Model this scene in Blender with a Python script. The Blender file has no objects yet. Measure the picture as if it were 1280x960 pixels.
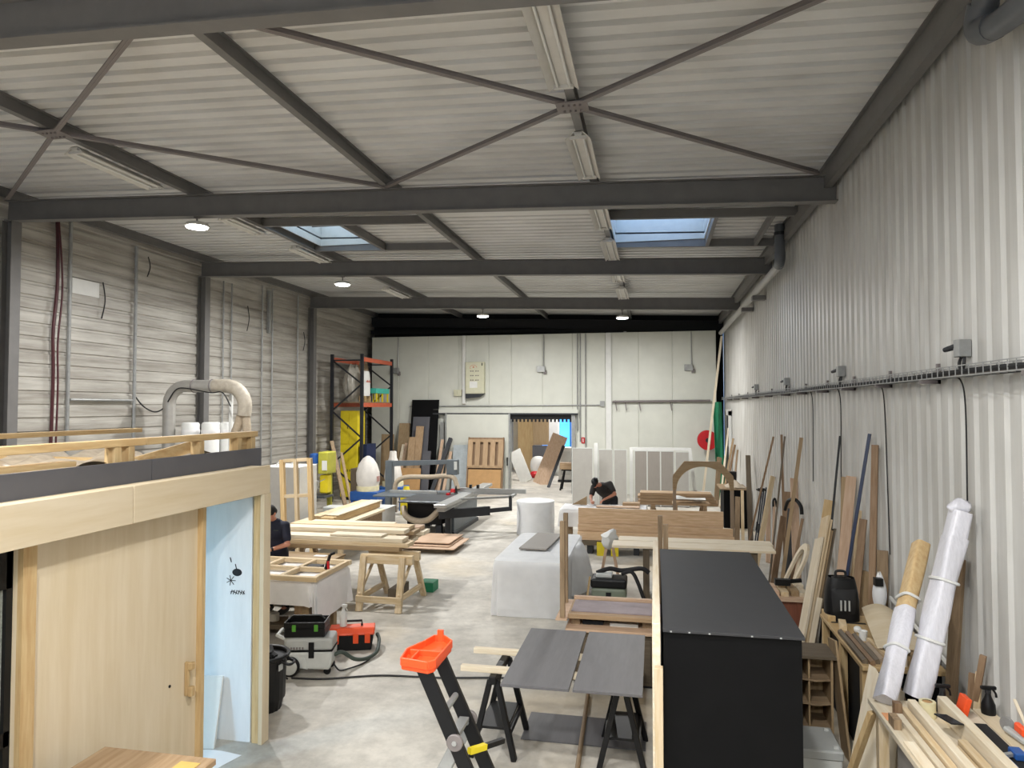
import bpy, math, random
from mathutils import Vector, Matrix
random.seed(7)
C = bpy.context.scene.collection
SC = bpy.context.scene
V = Vector

# ------------------------------------------------------------------ mesh builder
class MB:
    def __init__(s):
        s.v = []; s.f = []
    def add(s, vs, fs, M=None):
        b = len(s.v)
        s.v += [(M @ V(p)) if M else V(p) for p in vs]
        s.f += [tuple(b + i for i in q) for q in fs]
        return s
    def box(s, x0, x1, y0, y1, z0, z1, M=None):
        return s.add([(x0,y0,z0),(x1,y0,z0),(x1,y1,z0),(x0,y1,z0),(x0,y0,z1),(x1,y0,z1),(x1,y1,z1),(x0,y1,z1)],
                     [(3,2,1,0),(4,5,6,7),(0,1,5,4),(1,2,6,5),(2,3,7,6),(3,0,4,7)], M)
    def bar(s, p0, p1, w, h, up=(0,0,1), w1=None, h1=None):
        p0 = V(p0); p1 = V(p1); d = (p1-p0); L = d.length; d.normalize()
        u = V(up)
        if abs(d.dot(u)) > .98: u = V((0,1,0))
        x = d.cross(u).normalized(); u = x.cross(d)
        w1 = w if w1 is None else w1; h1 = h if h1 is None else h1
        q = []
        for p, a, b in ((p0, w, h), (p1, w1, h1)):
            q += [p-x*a/2-u*b/2, p+x*a/2-u*b/2, p+x*a/2+u*b/2, p-x*a/2+u*b/2]
        return s.add(q, [(0,3,2,1),(4,5,6,7),(0,1,5,4),(1,2,6,5),(2,3,7,6),(3,0,4,7)])
    def tube(s, pts, r, n=8, rs=None):
        pts = [V(p) for p in pts]; rings = []
        t0 = (pts[1]-pts[0]).normalized()
        u = V((0,0,1)) if abs(t0.z) < .9 else V((1,0,0))
        a = t0.cross(u).normalized()
        vs = []
        for i, p in enumerate(pts):
            t = (pts[min(i+1,len(pts)-1)]-pts[max(i-1,0)]).normalized()
            a = (a - t*a.dot(t)).normalized(); b = t.cross(a)
            rr = rs[i] if rs else r
            vs += [p + (a*math.cos(2*math.pi*k/n)+b*math.sin(2*math.pi*k/n))*rr for k in range(n)]
        m = len(pts); fs = []
        for i in range(m-1):
            for k in range(n):
                fs.append((i*n+k, i*n+(k+1)%n, (i+1)*n+(k+1)%n, (i+1)*n+k))
        fs.append(tuple(range(n-1,-1,-1))); fs.append(tuple((m-1)*n+k for k in range(n)))
        return s.add(vs, fs)
    def cyl(s, p0, p1, r0, r1=None, n=20):
        return s.tube([p0,p1], r0, n, rs=[r0, r0 if r1 is None else r1])
    def lathe(s, prof, c=(0,0,0), n=24, M=None):
        vs = []; m = len(prof)
        for r, z in prof:
            vs += [(c[0]+r*math.cos(2*math.pi*k/n), c[1]+r*math.sin(2*math.pi*k/n), c[2]+z) for k in range(n)]
        fs = []
        for i in range(m-1):
            for k in range(n):
                fs.append((i*n+k, i*n+(k+1)%n, (i+1)*n+(k+1)%n, (i+1)*n+k))
        fs.append(tuple(range(n-1,-1,-1))); fs.append(tuple((m-1)*n+k for k in range(n)))
        return s.add(vs, fs, M)
    def ball(s, c, r, n=14, M=None):
        if not isinstance(r, (tuple, list)): r = (r, r, r)
        vs = [(c[0],c[1],c[2]-r[2])]; m = n//2
        for i in range(1, m):
            a = -math.pi/2 + math.pi*i/m
            vs += [(c[0]+r[0]*math.cos(a)*math.cos(2*math.pi*k/n), c[1]+r[1]*math.cos(a)*math.sin(2*math.pi*k/n), c[2]+r[2]*math.sin(a)) for k in range(n)]
        vs.append((c[0],c[1],c[2]+r[2])); fs = []
        for k in range(n): fs.append((0, 1+(k+1)%n, 1+k))
        for i in range(m-2):
            for k in range(n):
                fs.append((1+i*n+k, 1+i*n+(k+1)%n, 1+(i+1)*n+(k+1)%n, 1+(i+1)*n+k))
        t = len(vs)-1; o = 1+(m-2)*n
        for k in range(n): fs.append((t, o+k, o+(k+1)%n))
        return s.add(vs, fs, M)
    def prism(s, poly, ax, d0, d1, M=None):
        n = len(poly)
        def P(a, b, d): return {'x':(d,a,b),'y':(a,d,b),'z':(a,b,d)}[ax]
        vs = [P(a,b,d0) for a,b in poly]+[P(a,b,d1) for a,b in poly]
        fs = [tuple(range(n)), tuple(range(2*n-1,n-1,-1))]+[(i,n+i,n+(i+1)%n,(i+1)%n) for i in range(n)]
        return s.add(vs, fs, M)
    def grid(s, fn, nu, nv, t=0.0):
        vs = [V(fn(i/nu, j/nv)) for j in range(nv+1) for i in range(nu+1)]
        fs = [(j*(nu+1)+i, j*(nu+1)+i+1, (j+1)*(nu+1)+i+1, (j+1)*(nu+1)+i) for j in range(nv) for i in range(nu)]
        if not t: return s.add(vs, fs)
        nor = [V((0,0,0)) for _ in vs]
        for q in fs:
            nn = (vs[q[1]]-vs[q[0]]).cross(vs[q[3]]-vs[q[0]])
            for k in q: nor[k] += nn
        N = len(vs); w = nu+1
        lo = [p - (nor[i].normalized()*t) for i, p in enumerate(vs)]
        fs2 = [tuple(N+k for k in reversed(q)) for q in fs]
        rim = [i for i in range(nu+1)] + [j*w+nu for j in range(1,nv+1)] + [nv*w+i for i in range(nu-1,-1,-1)] + [j*w for j in range(nv-1,0,-1)]
        side = [(rim[(k+1)%len(rim)], rim[k], N+rim[k], N+rim[(k+1)%len(rim)]) for k in range(len(rim))]
        return s.add(vs+lo, fs+fs2+side)
    def build(s, name, mat, parent=None, bevel=0, smooth=False, world=False, seg=1, recalc=False):
        off = V((0,0,0))
        loc = V((0,0,0))
        if parent is not None and world:
            p = parent
            while p is not None:
                off = off + p.location; p = p.parent
        if parent is None:
            xs=[p.x for p in s.v]; ys=[p.y for p in s.v]; zs=[p.z for p in s.v]
            loc = V(((min(xs)+max(xs))/2, (min(ys)+max(ys))/2, min(zs))); off = loc
        me = bpy.data.meshes.new(name)
        me.from_pydata([tuple(p-off) for p in s.v], [], s.f); me.update()
        if recalc:
            import bmesh
            bm = bmesh.new(); bm.from_mesh(me); bmesh.ops.recalc_face_normals(bm, faces=bm.faces); bm.to_mesh(me); bm.free()
        me.materials.append(mat)
        if smooth:
            me.polygons.foreach_set('use_smooth', [True]*len(me.polygons))
            me.set_sharp_from_angle(angle=math.radians(42))
        o = bpy.data.objects.new(name, me); C.objects.link(o)
        o.location = loc
        if parent is not None: o.parent = parent
        if bevel:
            b = o.modifiers.new('bevel','BEVEL'); b.width = bevel; b.segments = seg; b.limit_method = 'ANGLE'; b.angle_limit = .6
        return o

def tag(o, label, cat, group=None, kind=None):
    o['label'] = label; o['category'] = cat
    if group: o['group'] = group
    if kind: o['kind'] = kind
    return o
def T(name, label, cat, loc, rz=0, group=None):
    o = bpy.data.objects.new(name, None); C.objects.link(o)
    o.empty_display_size = .1; o.location = loc; o.rotation_euler = (0,0,rz)
    return tag(o, label, cat, group)
def ST(name, mb, m, label=None, parent=None, **k):
    o = mb.build(name, m, parent, **k)
    o['kind'] = 'structure'
    if label: o['label'] = label; o['category'] = name.split('_')[0]
    return o
def single(name, mb, m, label, cat, group=None, **k):
    return tag(mb.build(name, m, None, **k), label, cat, group)
def kids(o): return [c for c in bpy.data.objects if c.parent == o]
def dup(root, loc, rz=None, label=None, group=None):
    r = root.copy(); C.objects.link(r); r.location = loc
    if rz is not None: r.rotation_euler = (0,0,rz)
    if label: r['label'] = label
    if group: r['group'] = group
    for ch in kids(root):
        c = ch.copy(); C.objects.link(c); c.parent = r
        for g in kids(ch):
            d = g.copy(); C.objects.link(d); d.parent = c
    return r
def arc(c, r, a0, a1, n, plane='xz'):
    out = []
    for i in range(n+1):
        a = math.radians(a0+(a1-a0)*i/n); u, w = r*math.cos(a), r*math.sin(a)
        out.append({'xz':(c[0]+u,c[1],c[2]+w),'xy':(c[0]+u,c[1]+w,c[2]),'yz':(c[0],c[1]+u,c[2]+w)}[plane])
    return out
def smoothpath(pts, k=6):
    pts = [V(p) for p in pts]; out = []
    for i in range(len(pts)-1):
        a = pts[max(i-1,0)]; b = pts[i]; c = pts[i+1]; d = pts[min(i+2,len(pts)-1)]
        for j in range(k):
            t = j/k
            out.append(.5*((2*b)+(c-a)*t+(2*a-5*b+4*c-d)*t*t+(3*b-a-3*c+d)*t**3))
    out.append(pts[-1]); return out

# ------------------------------------------------------------------ materials
def lin(h):
    h = h.lstrip('#'); r = []
    for i in (0,2,4):
        c = int(h[i:i+2],16)/255
        r.append(c/12.92 if c <= .04045 else ((c+.055)/1.055)**2.4)
    return tuple(r)+(1,)
def base(name):
    m = bpy.data.materials.new(name); m.use_nodes = True
    nt = m.node_tree; return m, nt, nt.nodes['Principled BSDF']
def node(nt, t, **k):
    n = nt.nodes.new(t)
    for a, b in k.items(): setattr(n, a, b)
    return n
def M(name, hexc, rough=.6, metal=0, var=.12, scale=6, hex2=None, stretch=(1,1,1), bump=0, detail=4, rnd=0, spec=.5):
    m, nt, p = base(name); L = nt.links.new
    tc = node(nt,'ShaderNodeTexCoord'); mp = node(nt,'ShaderNodeMapping'); mp.inputs['Scale'].default_value = stretch
    nz = node(nt,'ShaderNodeTexNoise'); nz.inputs['Scale'].default_value = scale; nz.inputs['Detail'].default_value = detail; nz.inputs['Roughness'].default_value = .6
    L(tc.outputs['Object'], mp.inputs['Vector']); L(mp.outputs['Vector'], nz.inputs['Vector'])
    cr = node(nt,'ShaderNodeValToRGB'); c = lin(hexc)
    a = tuple(max(0,x*(1-var)) for x in c[:3])+(1,); b = lin(hex2) if hex2 else tuple(min(1,x*(1+var)) for x in c[:3])+(1,)
    if hex2: a = c
    cr.color_ramp.elements[0].position = .32; cr.color_ramp.elements[0].color = a
    cr.color_ramp.elements[1].position = .68; cr.color_ramp.elements[1].color = b
    L(nz.outputs['Fac'], cr.inputs['Fac']); out = cr.outputs['Color']
    if rnd:
        oi = node(nt,'ShaderNodeObjectInfo'); hs = node(nt,'ShaderNodeHueSaturation')
        mr = node(nt,'ShaderNodeMapRange'); mr.inputs['To Min'].default_value = 1-rnd; mr.inputs['To Max'].default_value = 1+rnd
        L(oi.outputs['Random'], mr.inputs['Value']); L(mr.outputs['Result'], hs.inputs['Value']); L(out, hs.inputs['Color']); out = hs.outputs['Color']
    L(out, p.inputs['Base Color'])
    p.inputs['Roughness'].default_value = rough; p.inputs['Metallic'].default_value = metal; p.inputs['Specular IOR Level'].default_value = spec
    if bump:
        bp = node(nt,'ShaderNodeBump'); bp.inputs['Strength'].default_value = bump; bp.inputs['Distance'].default_value = .01
        L(nz.outputs['Fac'], bp.inputs['Height']); L(bp.outputs['Normal'], p.inputs['Normal'])
    return m
WOODS = {}
def W(kind, ax):
    key = kind+ax
    if key in WOODS: return WOODS[key]
    h1, h2 = {'pine':('#d6c4a6','#c3aa82'),'pale':('#e2d8c4','#d3c2a4'),'oak':('#b59b7c','#9c8060'),'ply':('#d3c5ac','#c8b798'),
              'brown':('#937a60','#785e45'),'timber':('#cdb488','#b8986a'),'pink':('#ccb199','#b99a7e'),'mdf':('#a6907099'[:7],'#937b5c'),'panel':('#e6c8a6','#c9a67f'),'old':('#9c866a','#7b6750'),
              'bronze':('#6f6353','#5f5445'),'plaster':('#9c8a76','#8f7e6a')}[kind]
    st = {'X':(1.2,14,14),'Y':(14,1.2,14),'Z':(14,14,1.2)}[ax]
    if kind in ('ply',): st = tuple(x*.35 for x in st)
    m = M(kind+'_wood_'+ax, h2, .6, 0, scale=2.2, hex2=h1, stretch=st, bump=.05, rnd=.1, detail=5, spec=.3)
    WOODS[key] = m; return m
def emit(name, col, st):
    m, nt, p = base(name)
    p.inputs['Base Color'].default_value = col; p.inputs['Emission Color'].default_value = col; p.inputs['Emission Strength'].default_value = st
    return m
def film(name, hexc, alpha=.35, rough=.3):
    m, nt, p = base(name); L = nt.links.new
    tc = node(nt,'ShaderNodeTexCoord'); nz = node(nt,'ShaderNodeTexNoise'); nz.inputs['Scale'].default_value = 5; nz.inputs['Detail'].default_value = 5
    L(tc.outputs['Object'], nz.inputs['Vector'])
    mr = node(nt,'ShaderNodeMapRange'); mr.inputs['From Min'].default_value=.3; mr.inputs['From Max'].default_value=.7
    mr.inputs['To Min'].default_value = alpha*.7; mr.inputs['To Max'].default_value = alpha*1.3
    L(nz.outputs['Fac'], mr.inputs['Value'])
    d = node(nt,'ShaderNodeBsdfDiffuse'); d.inputs['Color'].default_value = lin(hexc)
    tl = node(nt,'ShaderNodeBsdfTranslucent'); tl.inputs['Color'].default_value = lin(hexc)
    gl = node(nt,'ShaderNodeBsdfGlossy'); gl.inputs['Roughness'].default_value = rough
    tr = node(nt,'ShaderNodeBsdfTransparent')
    a = node(nt,'ShaderNodeMixShader'); a.inputs[0].default_value=.2; L(d.outputs[0],a.inputs[1]); L(tl.outputs[0],a.inputs[2])
    b = node(nt,'ShaderNodeMixShader'); b.inputs[0].default_value=.07; L(a.outputs[0],b.inputs[1]); L(gl.outputs[0],b.inputs[2])
    c = node(nt,'ShaderNodeMixShader'); L(mr.outputs['Result'],c.inputs[0]); L(b.outputs[0],c.inputs[1]); L(tr.outputs[0],c.inputs[2])
    L(c.outputs[0], nt.nodes['Material Output'].inputs['Surface'])
    return m

def concrete():
    m, nt, p = base('concrete_floor'); L = nt.links.new
    tc = node(nt,'ShaderNodeTexCoord')
    n1 = node(nt,'ShaderNodeTexNoise'); n1.inputs['Scale'].default_value=.55; n1.inputs['Detail'].default_value=8; n1.inputs['Roughness'].default_value=.65
    n2 = node(nt,'ShaderNodeTexNoise'); n2.inputs['Scale'].default_value=3.4; n2.inputs['Detail'].default_value=8; n2.inputs['Roughness'].default_value=.7
    n3 = node(nt,'ShaderNodeTexNoise'); n3.inputs['Scale'].default_value=.35; n3.inputs['Detail'].default_value=5
    for n in (n1,n2,n3): L(tc.outputs['Object'], n.inputs['Vector'])
    r1 = node(nt,'ShaderNodeValToRGB'); e=r1.color_ramp.elements
    e[0].position=.33; e[0].color=lin('#a49f95'); e[1].position=.68; e[1].color=lin('#d2cec5')
    L(n1.outputs['Fac'], r1.inputs['Fac'])
    r2 = node(nt,'ShaderNodeValToRGB'); e=r2.color_ramp.elements
    e[0].position=.3; e[0].color=(.62,.61,.6,1); e[1].position=.62; e[1].color=(1.06,1.05,1.03,1)
    L(n2.outputs['Fac'], r2.inputs['Fac'])
    mx = node(nt,'ShaderNodeMix', data_type='RGBA', blend_type='MULTIPLY'); mx.inputs['Factor'].default_value=.8
    L(r1.outputs['Color'], mx.inputs['A']); L(r2.outputs['Color'], mx.inputs['B'])
    # sawdust drifts
    r3 = node(nt,'ShaderNodeValToRGB'); e=r3.color_ramp.elements; e[0].position=.56; e[0].color=(0,0,0,1); e[1].position=.74; e[1].color=(.55,.55,.55,1)
    L(n3.outputs['Fac'], r3.inputs['Fac'])
    m2 = node(nt,'ShaderNodeMix', data_type='RGBA'); L(r3.outputs['Color'], m2.inputs['Factor'])
    L(mx.outputs['Result'], m2.inputs['A']); m2.inputs['B'].default_value = lin('#d3c09c')
    L(m2.outputs['Result'], p.inputs['Base Color'])
    rr = node(nt,'ShaderNodeMapRange'); rr.inputs['To Min'].default_value=.42; rr.inputs['To Max'].default_value=.75
    L(n1.outputs['Fac'], rr.inputs['Value']); L(rr.outputs['Result'], p.inputs['Roughness'])
    bp = node(nt,'ShaderNodeBump'); bp.inputs['Strength'].default_value=.12; bp.inputs['Distance'].default_value=.01
    L(n2.outputs['Fac'], bp.inputs['Height']); L(bp.outputs['Normal'], p.inputs['Normal'])
    return m

def claddingM(name, hexc, stretch, dirt='#8d877c', amt=.5, lo=.4, hi=.8):
    m, nt, p = base(name); L = nt.links.new
    tc = node(nt,'ShaderNodeTexCoord'); mp = node(nt,'ShaderNodeMapping'); mp.inputs['Scale'].default_value = stretch
    n1 = node(nt,'ShaderNodeTexNoise'); n1.inputs['Scale'].default_value=1.0; n1.inputs['Detail'].default_value=7; n1.inputs['Roughness'].default_value=.7
    n2 = node(nt,'ShaderNodeTexNoise'); n2.inputs['Scale'].default_value=.9; n2.inputs['Detail'].default_value=4
    L(tc.outputs['Object'], mp.inputs['Vector']); L(mp.outputs['Vector'], n1.inputs['Vector']); L(tc.outputs['Object'], n2.inputs['Vector'])
    r = node(nt,'ShaderNodeValToRGB'); e=r.color_ramp.elements; e[0].position=lo; e[0].color=(0,0,0,1); e[1].position=hi; e[1].color=(amt,amt,amt,1)
    L(n1.outputs['Fac'], r.inputs['Fac'])
    mx = node(nt,'ShaderNodeMix', data_type='RGBA'); L(r.outputs['Color'], mx.inputs['Factor'])
    mx.inputs['A'].default_value=lin(hexc); mx.inputs['B'].default_value=lin(dirt)
    r2 = node(nt,'ShaderNodeValToRGB'); e=r2.color_ramp.elements; e[0].position=.3; e[0].color=(.86,.85,.83,1); e[1].position=.7; e[1].color=(1.03,1.03,1.02,1)
    L(n2.outputs['Fac'], r2.inputs['Fac'])
    m3 = node(nt,'ShaderNodeMix', data_type='RGBA', blend_type='MULTIPLY'); m3.inputs['Factor'].default_value=1
    L(mx.outputs['Result'], m3.inputs['A']); L(r2.outputs['Color'], m3.inputs['B'])
    L(m3.outputs['Result'], p.inputs['Base Color'])
    p.inputs['Roughness'].default_value=.42; p.inputs['Specular IOR Level'].default_value=.35
    return m

m_floor = concrete()
m_wr = claddingM('cladding_right', '#c8c7c3', (6,6,.35), dirt='#96928a')
m_wl = claddingM('cladding_left', '#c0bdb6', (.3,.3,5), dirt='#7a736a', amt=.95, lo=.34, hi=.72)
m_ceil = claddingM('roof_deck', '#d9d9d8', (.4,3,3), dirt='#a8a6a2', amt=.35)
m_back = M('back_panel_paint', '#cbccc2', .45, var=.05, scale=1.3)
m_void = M('void_black', '#131417', .8, var=.2)  # near-black that carries the dark of the gap and the open doorway
m_steel = M('steel_paint', '#696765', .5, var=.08, scale=4)
m_steel2 = M('steel_brace_paint', '#746d6b', .5, var=.08, scale=5)
m_galv = M('galvanised', '#9b9c9a', .45, .4, var=.12, scale=9)
m_alu = M('aluminium', '#b3b4b3', .35, .7, var=.06)
m_white = M('white_paint', '#d6d6d2', .5, var=.04)
m_wpanel = M('white_panel', '#dfe2e4', .5, var=.05, scale=1.6, stretch=(6,1,1))
m_fix = M('lamp_housing', '#c9c6bf', .5, var=.05)
m_dgrey = M('dark_grey_board', '#55555a', .55, var=.06, scale=3)
m_anth = M('anthracite_panel', '#5c5b5d', .5, var=.1, scale=3, stretch=(8,1,8))
m_black = M('black_paint', '#070708', .6, var=.2, spec=.15)
m_btop = M('black_laminate', '#2b2b2d', .6, var=.08)
m_bplast = M('black_plastic', '#111112', .45, var=.15, spec=.3)
m_rubber = M('rubber', '#1d1d1e', .8, var=.1)
m_cord = M('cord_black', '#1a1a1b', .6)
m_red = M('red_paint', '#b5121b', .45)
m_orange = M('orange_plastic', '#ee5526', .42, var=.06)
m_rackor = M('rack_orange', '#b9583a', .5, var=.1)
m_rackbl = M('rack_upright_black', '#1c1e24', .5)
m_yellow = M('yellow_paint', '#d9c420', .45, var=.06)
m_ygreen = M('yellow_green_paint', '#a9a53c', .5)
m_blue = M('blue_paint', '#1f4f91', .45)
m_dblue = M('dark_blue_plastic', '#1b2a4c', .5)
m_green = M('green_fabric', '#1d7a55', .6)
m_lgreen = M('bright_green_plastic', '#4f8f2d', .5)
m_teal = M('teal_paint', '#3fae9c', .5)
m_grey = M('grey_plastic', '#a9aba8', .5, var=.05)
m_lgrey = M('light_grey_plastic', '#c3c5c1', .5, var=.05)
m_greyp = M('grey_panel', '#a09d97', .5, var=.04)
m_greyp2 = M('taupe_panel', '#8a847d', .5, var=.06, stretch=(6,6,.6))
m_saw = M('machine_grey', '#5f666b', .45, .2, var=.08)
m_sawd = M('machine_dark', '#2b2d31', .45, .2, var=.1)
m_cast = M('cast_iron_table', '#54585c', .35, .5, var=.1)
m_hose = M('hose_beige', '#a99a85', .6, var=.1, scale=20)
m_ghose = M('hose_green_grey', '#3f4a42', .6)
m_duct = M('duct_grey', '#a5a29c', .4, .3, var=.08)
m_film = film('poly_film', '#fbfcfd', .13)
m_film2 = film('bubble_wrap', '#fafbfc', .12)
m_filmT = film('clear_bag', '#c9c4b8', .45, .2)
m_sheet = M('white_sheet', '#e0dedd', .45, var=.05, scale=4)
m_card = M('cardboard', '#b08a5c', .8, var=.08)
m_insul = M('insulation', '#a99a84', .85, var=.2, scale=7, bump=.4)
m_pvc = M('pvc_dark', '#56595d', .4, var=.08)
m_pvcl = M('pvc_light', '#a5a4a0', .4, var=.05)
m_skin = M('skin', '#b97f66', .55, var=.06, scale=20)
m_navy = M('navy_cotton', '#15182a', .85, var=.15, scale=30)
m_olive = M('charcoal_cotton', '#2b2725', .85, var=.15, scale=30)
m_jean = M('dark_trousers', '#16181f', .85, var=.2, scale=30)
m_hair = M('dark_hair', '#120e0c', .7, var=.3, scale=60)
m_shoe = M('dark_shoe', '#211e1c', .7)
m_cream = M('cream_roll', '#d8cfa8', .6)
m_paper = M('paper', '#dedede', .7, var=.03)
m_ink = M('ink', '#1c1c20', .8)
m_inkred = M('red_ink', '#c06048', .8)
m_beige = M('enclosure_beige', '#c5c3aa', .45, var=.04)
m_meshm = M('mesh_fabric', '#7d8078', .7, var=.35, scale=60)
m_redcab = M('reddish_wood', '#7d4a36', .6, var=.12, stretch=(6,6,.6))
m_brass = M('maroon_cable', '#4a2024', .5)
m_rodblue = M('blue_black_rod', '#26304a', .4)
m_apaint = M('annex_wall_paint', '#d8d8d8', .6, var=.03)
# ================================================================== HALL SHELL
def zb(x): return 6.0 + (2.5-x)*.0325          # underside of the main beams (roof falls to the right)
def zc(x): return zb(x) + .54                  # underside of the roof deck
XL, XR, Y0, Y1 = -11.15, 2.5, -8.0, 27.0

f = MB().box(XL-.15, XR+.15, Y0-.1, 38, -.12, 0); ST('floor', f, m_floor, 'worn grey concrete workshop floor with sawdust patches')

def profile_run(a0, a1, pitch, prof):
    pts = []; a = a0
    while a < a1:
        for u, d in prof: pts.append((a+u*pitch, d))
        a += pitch
    return pts
# right wall : vertical trapezoid ribs
w = MB(); pr = profile_run(Y0, Y1, .25, [(0,0),(.42,0),(.52,.028),(.9,.028),(1,0)][:4])
n = len(pr); vs = [(XR+d, y, z) for z in (0, 6.62) for y, d in pr]
w.add(vs, [(i, n+i, n+i+1, i+1) for i in range(n-1)])
w.box(XR+.06, XR+.12, Y0, Y1, 0, 6.62)
ST('wall_right', w, m_wr, 'long wall clad in off-white vertically ribbed metal sheet')
# left wall : horizontal cladding
w = MB(); pr = profile_run(0, 7.05, .25, [(0,0),(.70,0),(.76,-.028),(.94,-.028)])
n = len(pr); vs = [(XL-d*-1 if False else XL+d, y, z) for y in (Y0, Y1) for z, d in pr]
w.add(vs, [(i, i+1, n+i+1, n+i) for i in range(n-1)])
w.box(XL-.14, XL-.06, Y0, Y1, 0, 7.05)
ST('wall_left', w, m_wl, 'long wall clad in pale horizontally ribbed metal sheet')
# roof deck, ribs run across the hall, two openings for the skylights
SKY = [(-7.3, -5.86, 12.42, 14.5), (-.76, 1.0, 12.42, 14.5)]
w = MB(); prof = [(0,0),(.60,0),(.67,.085),(.93,.085)]
def deck(y0, y1, spans):
    pr = profile_run(y0, y1, .26, prof); n = len(pr)
    for a, b in spans:
        vs = [(x, min(y,y1), zc(x)+d-.0) for x in (a, b) for y, d in pr]
        w.add(vs, [(i, n+i, n+i+1, i+1) for i in range(n-1)])
deck(Y0, 12.42, [(XL-.1, XR+.1)])
deck(12.42, 14.5, [(XL-.1, SKY[0][0]), (SKY[0][1], SKY[1][0]), (SKY[1][1], XR+.1)])
deck(14.5, 27.2, [(XL-.1, XR+.1)])
for a, b, c, d in [(XL-.1,XR+.1,Y0,12.42),(XL-.1,XR+.1,14.5,27.2),(XL-.1,SKY[0][0],12.42,14.5),(SKY[0][1],SKY[1][0],12.42,14.5),(SKY[1][1],XR+.1,12.42,14.5)]:
    w.add([(a,c,zc(a)+.09),(b,c,zc(b)+.09),(b,d,zc(b)+.09),(a,d,zc(a)+.09),(a,c,zc(a)+.12),(b,c,zc(b)+.12),(b,d,zc(b)+.12),(a,d,zc(a)+.12)],
          [(3,2,1,0),(4,5,6,7),(0,1,5,4),(1,2,6,5),(2,3,7,6),(3,0,4,7)])
ST('ceiling', w, m_ceil, 'ribbed metal roof deck over the hall')
# wall behind the camera; unseen opening added to let sky light in
w = MB(); w.box(XL,-8.6,Y0-.2,Y0,0,7.2).box(-3.6,XR,Y0-.2,Y0,0,6.6).box(-8.6,-3.6,Y0-.2,Y0,4.3,6.9)
ST('wall_front', w, m_back, 'end wall with an unseen opening added for sky light')

# back partition of white sandwich panels with a door opening
w = MB(); YB = 26.0
xs = [-10.88,-9.75,-8.55,-7.35,-6.15,-5.28]
for a, b in zip(xs, xs[1:]): w.box(a+.006, b-.006, YB, YB+.08, 0, 5.91)
w.box(-5.272,-4.1,YB,YB+.08,2.93,5.91); w.box(-4.088,-2.98,YB,YB+.08,2.93,5.91)
for a, b in zip([-2.968,-1.75,-.55,.65,2.17],[-1.756,-.556,.644,2.17]): w.box(a+.006, b-.006, YB, YB+.08, 0, 5.91)
w.box(-10.85,-5.3,YB+.02,YB+.07,0,5.9).box(-2.96,2.15,YB+.02,YB+.07,0,5.9).box(-5.3,-2.96,YB+.02,YB+.07,2.95,5.9)
ST('wall_back', w, m_back, 'off-white sandwich panel partition closing the far end', bevel=.01)
# wall behind the partition, the darkness of the gap painted on in near-black
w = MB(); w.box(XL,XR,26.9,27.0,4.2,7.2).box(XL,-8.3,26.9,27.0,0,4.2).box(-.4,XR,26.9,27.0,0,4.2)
ST('wall_void', w, m_void, 'wall painted near-black as the dark of the gap around the far partition')
# annex room beyond the door
w = MB(); w.box(-8.3,-.4,36,36.1,0,.95).box(-8.3,-5.75,36,36.1,.95,3.0).box(-3.3,-.4,36,36.1,.95,3.0).box(-8.3,-.4,36,36.1,3.0,4.2)
w.box(-8.3,-8.2,26.1,36,0,4.2).box(-.5,-.4,26.1,36,0,4.2).box(-8.3,-.4,26.1,36.1,4.2,4.3)
ST('wall_annex', w, m_apaint, 'white walls of the room beyond the doorway')
t = T('window_1','blue-lit window of the room beyond the doorway','window',(-4.5,36,.95)); t['kind']='structure'
g = MB()
for x in (-5.75,-4.85,-4.25,-3.75,-3.36): g.box(x,x+.06,35.97,36.05,.95,3.0)
g.box(-5.75,-3.3,35.97,36.05,.95,1.01).box(-5.75,-3.3,35.97,36.05,2.94,3.0)
g.build('window_frame', M('blue_window_frame','#2f6db5',.5), t, world=True)
m_bpane, nt, p = base('blue_pane'); tr = node(nt,'ShaderNodeBsdfTransparent'); tr.inputs['Color'].default_value=(.42,.72,.95,1); nt.links.new(tr.outputs[0], nt.nodes['Material Output'].inputs['Surface'])
g = MB().box(-5.7,-3.35,36.02,36.03,1.0,2.95); g.build('window_pane', m_bpane, t, world=True)

# ------------------------------------------------------------------ steel frame
def ibeam(mb, p0, p1, h, wd, up=(0,0,1), tf=.016, tw=.012, drop=0):
    p0=V(p0); p1=V(p1)
    mb.bar(p0+V((0,0,h-tf/2)), p1+V((0,0,h-tf/2)), wd, tf)
    mb.bar(p0+V((0,0,tf/2)), p1+V((0,0,tf/2)), wd, tf)
    mb.bar(p0+V((0,0,h/2)), p1+V((0,0,h/2)), tw, h-2*tf)
FR = [-6.0,-.52,4.88,10.27,15.66,21.35]
for i, y in enumerate(FR):
    b = MB(); ibeam(b, (XL+.05,y,zb(XL+.05)), (2.47,y,zb(2.47)), .36, .17)
    o = ST('beam', b, m_steel, ['','','dark steel roof beam nearest overhead','dark steel roof beam, first across the whole hall','dark steel roof beam beyond the skylights','dark steel roof beam farthest from the camera'][i] or 'dark steel roof beam behind the camera')
    c = MB(); h = zb(XL+.2)
    c.box(XL+.03,XL+.045,y-.1,y+.1,0,h).box(XL+.215,XL+.23,y-.1,y+.1,0,h).box(XL+.045,XL+.215,y-.006,y+.006,0,h)
    c.box(XL+.01,XL+.27,y-.14,y+.14,0,.02)
    ST('column', c, m_steel, 'dark steel column on the left wall under a roof beam')
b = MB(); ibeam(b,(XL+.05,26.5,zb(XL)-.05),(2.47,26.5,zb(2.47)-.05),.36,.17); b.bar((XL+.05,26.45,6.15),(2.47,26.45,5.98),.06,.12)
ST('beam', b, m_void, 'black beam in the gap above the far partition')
PX = [-11.0,-7.45,-4.03,-.85,2.36]
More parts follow.
